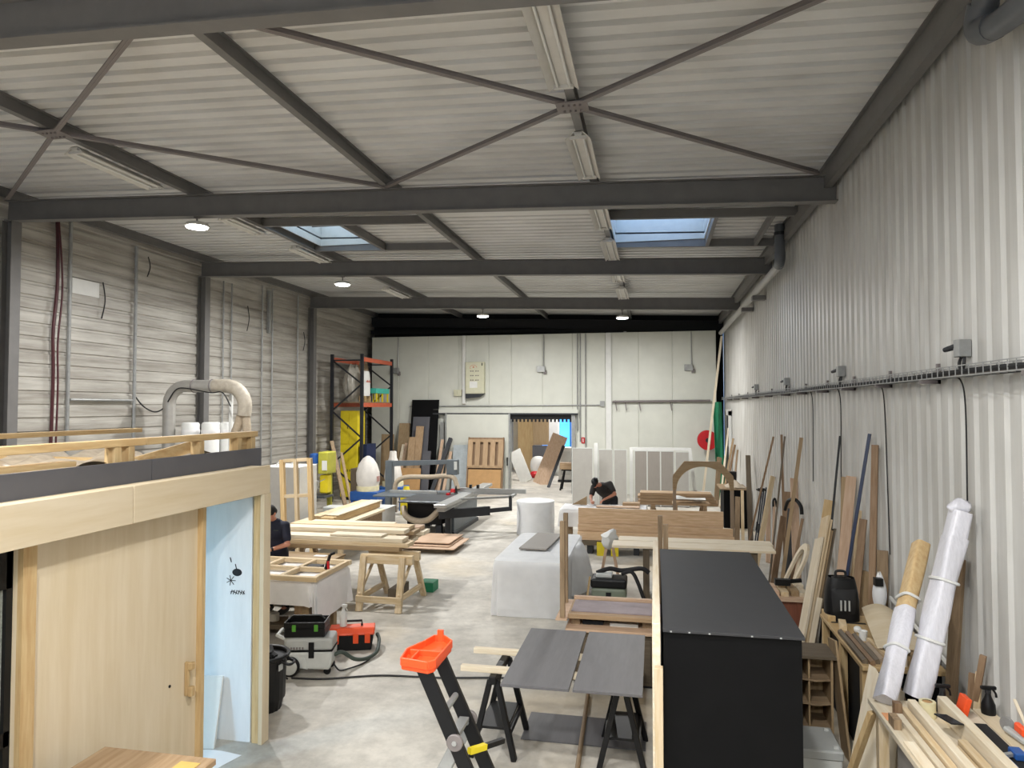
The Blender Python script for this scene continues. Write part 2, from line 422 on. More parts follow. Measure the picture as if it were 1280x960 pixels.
for i, x in enumerate(PX):
    b = MB(); ibeam(b,(x,Y0,zb(x)+.36),(x,27,zb(x)+.36),.178,.095)
    if i == 4: b.box(x-.05,x+.05,Y0,27,zb(x)+.2,zb(x)+.36)
    ST('purlin', b, m_steel, 'long steel purlin under the roof deck, %s from the left wall' % ['first','second','third','fourth','fifth'][i])['kind']='structure'
# skylight trimmers
b = MB()
for y in (12.34, 14.56):
    b.bar((-7.45,y,zb(-7.45)+.44),(-4.03,y,zb(-4.03)+.44),.07,.15); b.bar((-.85,y,zb(-.85)+.44),(2.36,y,zb(2.36)+.44),.07,.15)
b.box(-5.85,-5.77,12.34,14.56,zb(-5.8)+.36,zb(-5.8)+.52).box(1.02,1.09,12.34,14.56,zb(1)+.36,zb(1)+.52).box(1.95,2.01,12.34,14.56,zb(2)+.36,zb(2)+.5)
ST('beam', b, m_steel, 'steel trimmers framing the two skylights')
# wind bracing with gusset plates
def brace(xm, ym, xl, xr, first):
    zm = zb(xm)+.33
    g = MB(); g.box(xm-.17,xm+.17,ym-.14,ym+.14,zm-.008,zm+.006)
    for dx in (-.09,-.03,.03,.09):
        for dy in (-.07,.07): g.cyl((xm+dx,ym+dy,zm-.03),(xm+dx,ym+dy,zm),.014,n=6)
    ST('gusset', g, m_steel2, 'bolted gusset plate where roof braces cross')['kind']='structure'
    for X, Y in ((xl,10.1),(xr,10.1),(xl,5.05),(xr,5.05)):
        s = V((xm,ym,zm)); e = V((X,Y,zb(X)+.34)); d=(e-s).normalized()
        b = MB(); b.bar(s+d*.1, e, .065, .008).bar(s+d*.1+V((0,0,.03)), e+V((0,0,.03)), .008, .06)
        b.cyl(s+d*.16+V((0,0,.02)), e+V((0,0,.02)), .027, n=8)
        ST('brace_beam', b, m_steel2, 'diagonal steel wind brace below the roof deck', smooth=True)
brace(-.85, 7.5, -4.03, 2.2, True)
brace(-7.45, 7.5, -10.95, -4.03, False)

# ------------------------------------------------------------------ skylights
m_glaze, nt, p = base('skylight_sheet')
tr = node(nt,'ShaderNodeBsdfTransparent'); tr.inputs['Color'].default_value=(.9,.95,1,1)
tl = node(nt,'ShaderNodeBsdfTranslucent'); tl.inputs['Color'].default_value=(.85,.9,.93,1)
mxs = node(nt,'ShaderNodeMixShader'); mxs.inputs[0].default_value=.35
nt.links.new(tr.outputs[0],mxs.inputs[1]); nt.links.new(tl.outputs[0],mxs.inputs[2]); nt.links.new(mxs.outputs[0], nt.nodes['Material Output'].inputs['Surface'])
m_glaze2 = m_glaze.copy(); m_glaze2.name='milky_sheet'
for nn in m_glaze2.node_tree.nodes:
    if nn.type=='MIX_SHADER': nn.inputs[0].default_value=.8
    if nn.type in ('BSDF_TRANSLUCENT','BSDF_TRANSPARENT'): nn.inputs['Color'].default_value=(1,.93,.78,1)
for k, (a,b,c,d) in enumerate(SKY):
    z0 = zc(a if k else b)-.0; zt = z0+.42
    t = T('window_%d'%(k+2), ['skylight with pale milky glazing in the roof','skylight with blue sky showing through the roof'][k],'skylight',((a+b)/2,(c+d)/2,z0)); t['kind']='structure'
    f = MB(); za = zc(b)-.02
    f.box(a-.02,a,c,d,za,zt).box(b,b+.02,c,d,za,zt).box(a,b,c-.02,c,za,zt).box(a,b,d,d+.02,za,zt)
    f.build('curb', m_lgrey, t, world=True)
    f = MB()
    f.box(a-.05,b+.05,c-.05,c,zt,zt+.06).box(a-.05,b+.05,d,d+.05,zt,zt+.06).box(a-.05,a,c,d,zt,zt+.06).box(b,b+.05,c,d,zt,zt+.06)
    f.box(a,b,d-.42,d-.39,zt-.12,zt-.09).box((a+b)/2-.02,(a+b)/2+.02,c,c+.75,zt-.06,zt-.03)
    f.build('frame', m_steel2, t, world=True)
    g = MB(); g.grid(lambda u,v:(a+(b-a)*u, c+(d-c)*v, zt+.02+.25*math.sin(math.pi*u)*math.sin(math.pi*v)**.6),10,10)
    g.build('glazing', m_glaze if k else m_glaze2, t, world=True, smooth=True)

# ------------------------------------------------------------------ lamps
m_led = emit('led_lens',(1,.985,.95,1),14)
def highbay(x, y, z, label, P=130):
    t = T('highbay_lamp', label, 'lamp', (x,y,z), 0, 'round LED lamps under the roof')
    m = MB().lathe([(.03,.0),(.1,.0),(.17,-.02),(.19,-.05),(.19,-.075),(.175,-.08)],n=28); m.build('housing', m_fix, t, smooth=True)
    m = MB().lathe([(.172,-.08),(.165,-.095),(.13,-.105),(.001,-.108)],n=28); m.build('lens', m_led, t, smooth=True)
    zz = zb(x)-z
    m = MB().cyl((0,0,0),(0,0,max(.03,zz)),.014,n=8).box(-.04,.04,-.03,.03,max(.03,zz)-.02,max(.03,zz)); m.build('hanger', m_steel2, t)
    la = bpy.data.lights.new('lamp_light','AREA'); la.shape='DISK'; la.size=.34; la.energy=P; la.color=(1,.995,.985)
    lo = bpy.data.objects.new('lamp_light', la); C.objects.link(lo); lo.parent=t; lo.location=(0,0,-.125)
    return t
LAMP = 150
for x,y,z,l in [(-7.38,10.27,6.24,'round LED lamp under the first full beam, left side'),(-7.31,15.66,6.2,'round LED lamp under the beam beyond the skylights'),
                (-5.25,21.35,6.1,'round LED lamp under the farthest beam, left of the fuse box'),(-.93,21.35,5.94,'round LED lamp under the farthest beam, near the white wall strip')]:
    highbay(x,y,z,l,LAMP*1.45)
for x,y in [(-4.6,2.3),(-.2,2.3),(-7.5,-.52),(-.9,-.52),(-4,-3.5),(1.2,-3.2)]:
    highbay(x,y,zb(x)-.12,'round LED lamp behind and above the camera',LAMP)

def batten(xc, y0, y1, k):
    z = zb(xc)+.36
    t = T('ceiling_strip_light', k, 'strip light', (xc,(y0+y1)/2,z-.05), 0, 'twin tube strip lights under the purlins')
    L=(y1-y0)/2
    m = MB().box(-.045,.045,-L,L,0,.05); m.build('housing', m_fix, t)
    m = MB(); m.prism([(-.15,-.05),(-.05,.03),(-.045,.04),(.045,.04),(.05,.03),(.15,-.05),(.155,-.045),(.05,.05),(-.05,.05),(-.155,-.045)],'y',-L,L); m.build('reflector', m_fix, t, recalc=True)
    for s in (-1,1):
        m = MB().cyl((s*.06,-L+.03,-.02),(s*.06,L-.03,-.02),.014,n=10); m.build('tube', m_white, t, smooth=True)
        m = MB().box(-.1,.1,s*(L-.03)-.015,s*(L-.03)+.015,-.04,0); m.build('end_holder', m_fix, t)
batten(-.87,5.0,6.95,'twin tube strip light nearest overhead on the middle purlin')
batten(-.87,8.25,9.8,'twin tube strip light between gusset plate and first full beam')
batten(-.87,10.6,12.7,'twin tube strip light just beyond the first full beam')
batten(-.87,13.6,15.4,'twin tube strip light beside the blue skylight')
batten(-.87,16.2,18.2,'twin tube strip light beyond the second full beam')
batten(-.87,19.2,21.1,'twin tube strip light just before the farthest beam')
batten(-7.62,8.0,9.6,'twin tube strip light on the left purlin nearest overhead')
batten(-7.62,11.4,12.6,'twin tube strip light beside the milky skylight')
batten(-7.62,13.9,15.4,'twin tube strip light past the milky skylight on left purlin')
batten(-7.62,19.2,21.0,'twin tube strip light on left purlin near the farthest beam')

# ------------------------------------------------------------------ world + camera
wd = bpy.data.worlds.new('sky'); SC.world = wd; wd.use_nodes = True; nt = wd.node_tree
bg = nt.nodes['Background']; tc = node(nt,'ShaderNodeTexCoord'); nz = node(nt,'ShaderNodeTexNoise'); nz.inputs['Scale'].default_value=5; nz.inputs['Detail'].default_value=6
mp = node(nt,'ShaderNodeMapping'); mp.inputs['Scale'].default_value=(1,1,2.5)
nt.links.new(tc.outputs['Generated'],mp.inputs['Vector']); nt.links.new(mp.outputs['Vector'],nz.inputs['Vector'])
cr = node(nt,'ShaderNodeValToRGB'); e=cr.color_ramp.elements; e[0].position=.42; e[0].color=(.32,.56,1,1); e[1].position=.7; e[1].color=(.8,.9,1,1)
nt.links.new(nz.outputs['Fac'],cr.inputs['Fac']); nt.links.new(cr.outputs['Color'],bg.inputs['Color']); bg.inputs['Strength'].default_value=SKY_STRENGTH if 'SKY_STRENGTH' in globals() else 1.9

cam = bpy.data.cameras.new('camera'); co = bpy.data.objects.new('camera', cam); C.objects.link(co)
cam.sensor_width = 36; cam.lens = 880/1280*36; cam.clip_start=.05; cam.clip_end=200
ph = math.atan(28/880); th = math.atan(178*math.cos(ph)/880)
co.location = (0,0,3.2); co.rotation_euler = (math.pi/2+ph, 0, th)
SC.camera = co
SC.view_settings.view_transform='Standard'; SC.view_settings.look='None'; SC.view_settings.gamma=1; SC.view_settings.use_curve_mapping=False
SC.view_settings.exposure = 0.64
# light of the room beyond the doorway (its ceiling lamps)
for x,y in ((-5.2,29.5),(-3.6,33)):
    t = T('ceiling_panel_lamp','square lamp on the ceiling of the room beyond','lamp',(x,y,4.2),0,'lamps of the room beyond')
    m = MB().box(-.3,.3,-.3,.3,-.06,0); m.build('housing', m_fix, t)
    m = MB().box(-.27,.27,-.27,.27,-.065,-.06); m.build('diffuser', emit('panel_lens',(1,.98,.95,1),8), t)
    la = bpy.data.lights.new('lamp_light','AREA'); la.size=.5; la.energy=95; la.color=(1,.97,.93)
    lo = bpy.data.objects.new('lamp_light', la); C.objects.link(lo); lo.parent=t; lo.location=(0,0,-.1)

# unseen fill light added behind the camera for surfaces facing it
la = bpy.data.lights.new('fill_light','AREA'); la.shape='RECTANGLE'; la.size=4.9; la.size_y=4.2; la.energy=600; la.color=(.86,.93,1)
lo = bpy.data.objects.new('frontal_fill_light', la); C.objects.link(lo); lo.location=(-6.1,Y0+.02,2.15); lo.rotation_euler=(math.radians(-90),0,math.pi)
lo.rotation_euler=(math.radians(90),0,math.pi)
# ================================================================== PLYWOOD BOOTH (left foreground)
bo = T('plywood_booth','plywood booth with sliding door and open timber-framed roof edge, left foreground','booth',(-4.5,3.4,0))
def part(name, mb, m, parent, **k):
    k.setdefault('world', True); return mb.build(name, m, parent, **k)
p = MB().box(-3.70,-3.665,4.44,6.27,2.36,2.63); part('fascia', p, W('ply','Y'), bo, bevel=.003)
p = MB().box(-3.70,-3.665,.4,4.432,2.36,2.63); part('fascia', p, W('ply','Y'), bo, bevel=.003)
p = MB().box(-3.93,-3.70,.4,6.27,2.6,2.62); part('fascia_ledge', p, W('ply','Y'), bo)
p = MB().box(-3.90,-3.872,4.88,6.45,2.47,2.785); part('upstand_board', p, m_dgrey, bo)
p = MB().box(-3.90,-3.872,.4,4.874,2.47,2.785); part('upstand_board', p, m_dgrey, bo)
p = MB().box(-4.03,-3.94,4.9,6.5,2.895,2.95); part('top_rail', p, W('timber','Y'), bo, bevel=.003)
p = MB().box(-4.03,-3.94,.4,4.896,2.895,2.95); part('top_rail', p, W('timber','Y'), bo, bevel=.003)
p = MB().box(-6.75,-6.66,.4,8.2,2.86,2.915); part('rear_rail', p, W('timber','Y'), bo, bevel=.003)
for y in (4.62,4.76,5.62,6.2,6.44):
    p = MB().box(-4.04,-3.945,y-.045,y+.02,2.62,2.893); part('stud', p, W('timber','Z'), bo, bevel=.003)
for y in (2.2,3.4,5.5):
    p = MB().box(-6.66,-4.04,y-.022,y+.022,2.62,2.74); part('joist', p, W('timber','X'), bo)
p = MB().box(-4.04,-4.0,6.2,6.44,2.62,2.893); part('blocking', p, W('timber','Y'), bo)
p = MB().bar((-4.3,5.2,2.72),(-4.02,5.68,2.86),.03,.1); part('brace_board', p, W('timber','Y'), bo)
p = MB().box(-4.04,-3.93,.4,4.2,2.785,2.82); part('loose_batten', p, W('timber','Y'), bo)
def ins(u,v):
    x=-6.66+2.64*u; y=.4+6.0*v
    return (x,y,2.715+.06*math.sin(7*x+3*math.sin(2.3*y))*math.sin(3.1*y)+.035*math.sin(13*x+5*y))
p = MB().grid(ins,60,120); part('insulation_blanket', p, m_insul, bo, smooth=True)
for i,(cx,cy,h) in enumerate([(-4.4,3.95,.17),(-4.7,4.15,.12),(-4.45,5.2,.1)]):   # crumpled foil folds
    rr = random.Random(i)
    p = MB().grid(lambda u,v:(cx-.3+.6*u+.04*math.sin(9*v+i), cy-.35+.7*v, 2.68+h*math.sin(math.pi*u)*abs(math.sin(5*v+3*u+i))*math.sin(math.pi*v)),14,14)
    part('foil_fold', p, film('foil_fold_%d'%i,'#a8977f',.12), bo, smooth=True)
# walls
p = MB().box(-6.9,-3.77,6.205,6.26,0,2.47); part('end_wall', p, W('ply','Z'), bo)
wp = MB().box(-6.85,-3.8,6.185,6.203,.0,2.44); wp = part('white_panel', wp, m_wpanel, bo)
p = MB().box(-6.9,-6.85,.4,6.2,0,2.6); part('rear_wall', p, W('ply','Z'), bo)
p = MB().box(-6.85,-3.95,.4,.45,0,2.6); part('near_wall', p, W('ply','Z'), bo)
p = MB().box(-6.85,-3.95,.45,6.18,2.47,2.49); part('booth_ceiling', p, m_wpanel, bo)
# ink blot and scribbles on the white panel
iy = 6.183
def ipx(x,y): # position on the panel plane from its measured offsets
    return x,y
mk = MB()
mk.ball((-3.955,iy,1.60),(.052,.003,.036),16)
part('ink_blot', mk, m_ink, wp, world=True)
mk = MB()
rr = random.Random(3)
for (x0,z0) in ((-4.03,1.74),(-3.975,1.68)): mk.bar((x0,iy,z0),(x0+.012,iy,z0-.045),.008,.003,up=(0,1,0))
for k in range(7):
    a = k*.9; mk.bar((-4.02,iy,1.52),(-4.02+.05*math.cos(a),iy,1.52+.05*math.sin(a)),.006,.003,up=(0,1,0))
for k in range(6):
    x=-4.02+.026*k; z=1.41
    mk.bar((x,iy,z-.02),(x+.014,iy,z+.02),.007,.003,up=(0,1,0)); mk.bar((x-.005,iy,z+.012*(k%2)),(x+.02,iy,z-.01*(k%3)+.006),.006,.003,up=(0,1,0))
part('ink_scribble', mk, m_ink, wp, world=True)
# corner post, door, edge strips
p = MB().box(-3.775,-3.70,6.17,6.24,0,2.36); part('corner_post', p, W('timber','Z'), bo, bevel=.003)
p = MB().box(-3.698,-3.655,6.15,6.27,0,2.36); part('corner_trim', p, W('ply','Z'), bo, bevel=.003)
dr = MB().box(-3.905,-3.87,3.70,5.50,.03,2.42); dr = part('sliding_door', dr, W('ply','Z'), bo)
p = MB().box(-3.87,-3.83,3.70,3.80,.03,2.42); part('edge_strip', p, W('timber','Z'), dr, world=True)
p = MB().box(-3.91,-3.82,5.455,5.50,.03,2.42); part('edge_strip', p, W('timber','Z'), dr, world=True)
p = MB().box(-3.87,-3.83,5.30,5.33,.78,1.06).box(-3.83,-3.79,5.29,5.34,.78,.86).box(-3.83,-3.79,5.29,5.34,1.0,1.06); part('handle', p, W('timber','Z'), dr, world=True, bevel=.006)
p = MB().cyl((-3.872,5.12,.93),(-3.864,5.12,.93),.012,n=10); part('keyhole', p, m_ink, dr, world=True)
p = MB().box(-3.93,-3.70,.4,5.55,2.42,2.47); part('door_track', p, m_steel, bo)
# dark mesh gate left of the door
g = MB()
for y,hw in ((1.38,.05),(2.48,.05),(3.675,.022)): g.box(-3.95,-3.90,y-hw,y+hw,0,2.42)
for z in (0,1.12,2.08): g.box(-3.95,-3.90,1.38,3.69,z,z+ (.34 if z>2 else .09))
gt = part('mesh_gate', g, m_bplast, bo)
g = MB()
for a,b in ((1.43,2.43),(2.53,3.652)):
    for c,d in ((.09,1.12),(1.21,2.08)): g.box(-3.935,-3.925,a,b,c,d)
part('mesh_infill', g, m_meshm, gt)
p = MB().box(-4.0,-3.965,.45,3.95,0,2.465); part('gate_light_block', p, m_bplast, bo)  # dark panel added behind the mesh to block the booth lamp from view
# a white offcut and paper inside the doorway
t = single('board_offcut', MB().add([(-4.28,5.97,0),(-4.06,6.0,0),(-4.06,6.13,.62),(-4.28,6.1,.62),(-4.28,5.995,0),(-4.06,6.025,0),(-4.06,6.155,.62),(-4.28,6.125,.62)],[(0,1,2,3),(7,6,5,4),(0,4,5,1),(1,5,6,2),(2,6,7,3),(3,7,4,0)]), m_white,
     'white board offcut standing against the white panel in the booth doorway','board')
t = single('paper_sheet', MB().grid(lambda u,v:(-4.25+.42*u+.1*v,5.62+.32*v,.012+.012*math.sin(4*u)),6,4,.002), m_paper, 'white paper sheet lying on the floor in the booth doorway','paper')

# wooden crate at the bottom edge
t = T('wooden_crate','wooden crate with a yellow note on its lid at the picture bottom','crate',(-3.15,3.85,0))
p = MB().box(-3.62,-2.86,3.3,4.16,.0,.86); part('body', p, W('brown','Y'), t, bevel=.004)
p = MB().box(-3.66,-2.82,3.26,4.2,.86,.9); part('lid', p, W('oak','Y'), t, bevel=.004)
p = MB().box(-3.02,-2.88,3.96,4.12,.9,.904); part('note', p, M('yellow_note','#cfae62',.7), t)

# ceiling lamp inside the booth
t = T('booth_lamp','flat cool white lamp on the ceiling inside the booth','lamp',(-5.7,3.9,2.47))
q = MB().box(-6.0,-5.4,3.75,4.05,2.43,2.469); part('housing', q, m_fix, t)
q = MB().box(-5.97,-5.43,3.78,4.02,2.425,2.43); part('diffuser', q, emit('booth_lens',(.7,.85,1,1),10), t)
la = bpy.data.lights.new('lamp_light','AREA'); la.shape='RECTANGLE'; la.size=.54; la.size_y=.24; la.energy=66; la.color=(.36,.68,1)
lo = bpy.data.objects.new('lamp_light', la); C.objects.link(lo); lo.parent=t; lo.location=(0,0,-.06)

# black bin beside the booth
t = T('dustbin','black ribbed plastic dustbin beside the booth corner post','bin',(-4.09,6.9,0))
n=40; p = MB(); prof=[(.18,0),(.2,.1),(.235,.52),(.245,.55)]
vs=[];fs=[]
for r,z in prof: vs += [((r+(.006 if k%2 else 0))*math.cos(2*math.pi*k/n),(r+(.006 if k%2 else 0))*math.sin(2*math.pi*k/n),z) for k in range(n)]
for i in range(3): fs += [(i*n+k,i*n+(k+1)%n,(i+1)*n+(k+1)%n,(i+1)*n+k) for k in range(n)]
fs.append(tuple(range(n-1,-1,-1))); p.add(vs,fs); p.lathe([(.225,.12),(.235,.54)],n=24)
p.build('body', m_bplast, t)
p = MB(); p.tube([(.255*math.cos(a*math.pi/12),.255*math.sin(a*math.pi/12),.565) for a in range(25)],.022,8); p.build('rim', m_bplast, t, smooth=True)
for s in (0,math.pi):
    p = MB().tube(smoothpath([(.25*math.cos(s-.25),.25*math.sin(s-.25),.53),(.33*math.cos(s-.15),.33*math.sin(s-.15),.5),(.33*math.cos(s+.15),.33*math.sin(s+.15),.5),(.25*math.cos(s+.25),.25*math.sin(s+.25),.53)]),.016,6); p.build('handle', m_bplast, t, smooth=True)
p = MB(); rr=random.Random(5)
for k in range(9):
    a=rr.random()*6.3; p.bar((.12*math.cos(a),.12*math.sin(a),.53+rr.random()*.03),(.12*math.cos(a+2),.12*math.sin(a+2.2),.56+rr.random()*.06),.08,.02)
p.build('rubbish', m_rubber, t)
p = MB().box(.232,.242,-.1,-.03,.44,.5); p.build('label_plate', m_grey, t)

# ================================================================== LEFT WALL SERVICES
def conduit(pts, r, m, label, cat='pipe', name='conduit', n=8):
    mb = MB().tube(pts, r, n); return single(name, mb, m, label, cat, smooth=True)
xw = XL+.035
def vpipe(y0,zt,y1,zb_,r,m,label,name='conduit',cat='pipe'): return conduit([(xw+r,y0,zt),(xw+r,y1,zb_)],r,m,label,cat,name)
conduit(smoothpath([(xw+.03,11.28,6.78),(xw+.03,11.32,5.6),(xw+.05,11.22,4.6),(xw+.03,11.26,3.6),(xw+.03,11.2,1.0)]),.03,m_brass,'thick maroon cable bundle running down the left wall','cable','wall_cable')
conduit(smoothpath([(xw+.1,11.24,6.78),(xw+.1,11.36,5.5),(xw+.1,11.28,4.4),(xw+.1,11.3,3.4),(xw+.1,11.24,1.0)]),.018,m_brass,'thin maroon cable hanging beside the thick maroon bundle','cable','wall_cable')
vpipe(11.6,6.78,11.6,0,.035,m_galv,'grey conduit pipe right of the maroon cables on left wall')
vpipe(13.37,6.7,13.37,0,.035,m_galv,'grey conduit pipe near the first duct bend on left wall')
conduit([(xw+.03,11.66,3.33),(xw+.03,13.32,3.33)],.025,m_galv,'short horizontal grey conduit joining two uprights on left wall')
conduit(smoothpath([(xw+.05,13.4,3.4),(-10.95,13.5,3.2),(-10.8,13.65,3.08),(-10.7,13.8,3.15),(-10.62,13.86,3.35)]),.015,m_cord,'black cable sagging from left wall to the grey duct','cable','wall_cable')
for y,zt,lab in ((16.58 ,6.5,'first of the thin conduits past the second column'),(16.95,6.5,'second of the thin conduits past the second column'),(18.45,6.7,'third of the thin conduits past the second column'),(19.0,6.7,'fourth of the thin conduits past the second column'),(20.52,6.75,'thin conduit just before the third column on left wall')):
    vpipe(y,zt,y,0,.022,m_galv,lab)
for y,z0,z1,lab in ((12.45,5.75,5.0,'short black cable end dangling mid left wall'),(17.7,6.0,5.3,'short cable end dangling in the second wall bay'),(13.75,6.55,6.1,'short cable end dangling high by the second column'),(20.9,5.6,5.0,'short cable end dangling high by the third column')):
    conduit(smoothpath([(xw+.02,y,z0),(xw+.05,y+.03,(z0+z1)/2),(xw+.02,y-.02,z1)]),.012,m_cord,lab,'cable','wall_cable')
single('wall_box', MB().box(xw-.02,xw+.06,18.75,18.87,5.35,6.6), m_galv, 'narrow grey trunking piece high in the second left wall bay','trunking')
# translucent repair patch of brighter sheet
single('wall_patch', MB().box(XL-.005,XL+.012,11.72,12.4,5.42,5.72), m_white, 'bright white patch sheet fixed on the ribbed left wall','patch')

# ================================================================== DUST EXTRACTOR
t = T('dust_extractor','dust extractor with white filter drums behind the booth','extractor',(-9.9,14.3,0))
p = MB().box(-10.45,-9.35,13.95,14.75,0,1.55); part('body', p, m_galv, t, bevel=.01)
for i,(x,y) in enumerate(((-10.22,14.1),(-9.93,14.45),(-9.72,14.1),(-9.5,14.45))):
    p = MB().lathe([(.0,1.55),(.19,1.55),(.19,2.8),(.165,2.84),(.0,2.84)],(x,y,0),n=24); part('filter_drum', p, m_white, t, smooth=True)
    p = MB().lathe([(.195,2.6),(.2,2.64),(.195,2.68)],(x,y,0),n=24); part('drum_band', p, m_sheet, t, smooth=True)
p = MB().cyl((-9.22,14.1,.2),(-9.22,14.1,3.45),.045,n=10); part('stand_pipe', p, m_white, t, smooth=True)
t = T('dust_duct','large grey dust duct bending over above the booth','duct',(-9.7,14,0))
pts = [(-10.62,13.9,1.2),(-10.62,13.9,3.2)]+arc((-10.22,13.9,3.25),.4,180,95,5)+[(-9.9,13.9,3.65),(-9.45,13.9,3.65)]
p = MB().tube(pts,.135,16); part('metal_duct', p, m_duct, t, smooth=True)
pts = [(-9.5,13.9,3.65),(-9.3,13.9,3.65)]+arc((-9.2,13.9,3.2),.45,85,0,6)+[(-8.77,13.9,3.0)]
p = MB().tube(pts,.15,16); part('taped_elbow', p, M('duct_tape','#a89f90',.6,var=.12,scale=12), t, smooth=True)
p = MB().tube(smoothpath([(-8.8,13.9,3.1),(-8.92,13.9,2.75),(-8.98,13.9,2.45),(-8.98,13.9,1.0)]),.1,12); part('flexible_hose', p, m_hose, t, smooth=True)
p = MB().tube(smoothpath([(-8.74,13.9,3.1),(-8.7,13.9,2.7),(-8.72,13.9,2.4),(-8.72,13.9,1.0)]),.09,12); part('flexible_hose', p, m_hose, t, smooth=True)
p = MB().tube(smoothpath([(-10.55,13.76,3.3),(-10.35,13.75,3.56),(-10.1,13.75,3.6),(-9.5,13.75,3.5),(-9.2,13.75,3.5),(-9.0,13.75,3.2)]),.014,6); part('cable', p, m_cord, t, smooth=True)
for x in (-10.0,-9.55):
    p = MB().tube([(x,13.9+.142*math.cos(a*math.pi/10),3.65+.142*math.sin(a*math.pi/10)) for a in range(21)],.012,6); part('band', p, m_steel2, t, smooth=True)

# ================================================================== PALLET RACK
t = T('pallet_rack','tall pallet rack with black uprights and orange beams','rack',(-10.1,23.2,0))
x0,x1,ya,yb = -10.62,-9.55,22.0,24.7
for x in (x0,x1):
    for y in (ya,yb):
        p = MB().box(x-.05,x+.05,y-.04,y+.04,0,4.95); part('upright', p, m_rackbl, t)
for y in (ya,yb):
    zz=[.35,1.25,2.15,3.05,3.95,4.75]
    for k in range(5):
        a,b = (x0,x1) if k%2 else (x1,x0)
        p = MB().bar((a,y,zz[k]),(b,y,zz[k+1]),.04,.05); part('lattice_brace', p, m_rackbl, t)
    p = MB().box(x0,x1,y-.02,y+.02,4.72,4.77); part('lattice_brace', p, m_rackbl, t)
for z in (3.25,4.78):
    for x in (x0,x1):
        p = MB().box(x-.03,x+.03,ya+.05,yb-.05,z-.07,z+.07); part('beam_rail', p, m_rackor, t)
p = MB()
for k in range(12): p.box(x0+.03,x1-.03,ya+.1+k*.21,ya+.27+k*.21,3.325,3.35)
part('shelf_deck', p, W('old','X'), t)
# things on the rack
p = MB()
def bag(u,v,c=(-10.2,22.7,3.355),r=(.27,.36,.62)):
    a=2*math.pi*u; k=1+.09*math.sin(5*a+4*v)+.05*math.sin(11*a); s=math.sin(math.pi*(.08+.84*v))**.6
    return (c[0]+r[0]*k*s*math.cos(a), c[1]+r[1]*k*s*math.sin(a), c[2]+2*r[2]*v*(1+.06*math.sin(3*a)))
single('plastic_bag', MB().grid(lambda u,v:bag(u,v),40,20), m_filmT, 'bulging clear plastic bag of brown waste on the rack shelf','bag',smooth=True)
single('brown_bundle', MB().grid(lambda u,v:bag(u,v,(-10.25,23.65,3.36),(.22,.33,.72)),30,16), W('old','X'), 'crumpled brown bundle behind the clear bag on rack','bundle',smooth=True)
t = T('white_sack','white printed sack with red lettering on the rack shelf','sack',(-9.75,22.7,3.36))
p = MB().grid(lambda u,v:(-9.74+.13*math.cos(2*math.pi*u)*(1-.25*v**6),22.72+.3*math.sin(2*math.pi*u)*(1-.3*v**6),3.36+.2+.85*v),30,14); p=part('sack_body', p, m_white, t, smooth=True)
q = MB()
rr=random.Random(9)
for k in range(5): q.box(-9.612,-9.606,22.52+.07*k,22.565+.07*k,4.02,4.02+.05+.03*(k%2))
part('lettering', q, m_inkred, t)
q = MB()
for yy in (22.5,22.9): q.box(-9.85,-9.62,yy-.02,yy+.02,3.36,3.56)
part('stand', q, W('timber','X'), t)
t = T('teal_stool','teal and yellow low stool at the rack shelf end','stool',(-9.75,23.9,3.36))
q = MB().box(-9.98,-9.58,23.3,24.55,3.66,3.84); part('top', q, m_teal, t, bevel=.01)
for y in (23.4,23.95,24.45):
    for x in (-9.95,-9.61):
        q = MB().box(x-.025,x+.025,y-.025,y+.025,3.36,3.66); part('leg', q, m_yellow, t)
# yellow cabinet
t = T('yellow_cabinet','tall yellow two-door metal cabinet inside the rack foot','cabinet',(-10.25,23,0))
q = MB().box(-10.58,-9.95,22.6,23.2,.1,3.05); part('body', q, m_yellow, t, bevel=.008)
for a,b in ((-10.575,-10.27),(-10.262,-9.955)):
    for c,d in ((.12,1.9),(1.915,3.03)):
        q = MB().box(a,b,22.575,22.598,c,d); q=part('door', q, m_yellow, t, bevel=.004)
        h = MB().box(b-.05 if a<-10.4 else a+.03,b-.03 if a<-10.4 else a+.05,22.565,22.575,(c+d)/2-.04,(c+d)/2+.04); part('handle', h, m_bplast, q)
q = MB().box(-10.56,-9.97,22.62,23.18,0,.1); part('plinth', q, m_bplast, t)
single('blue_crate', MB().box(-9.85,-9.62,22.6,23.4,1.15,1.9).box(-9.9,-9.6,22.5,23.5,1.1,1.15), m_dblue, 'dark box of odds and ends right of the yellow cabinet','box')
single('cardboard_box', MB().box(-9.9,-9.6,22.5,23.5,0,1.1), m_card, 'brown cardboard box standing under the dark box in the rack','box',bevel=.01)
single('leaning_board', MB().bar((-9.9,25.1,0),(-9.9,25.25,2.15),.5,.03,up=(0,1,0)), W('mdf','Z'), 'brown board leaning behind the white dust sacks','board')

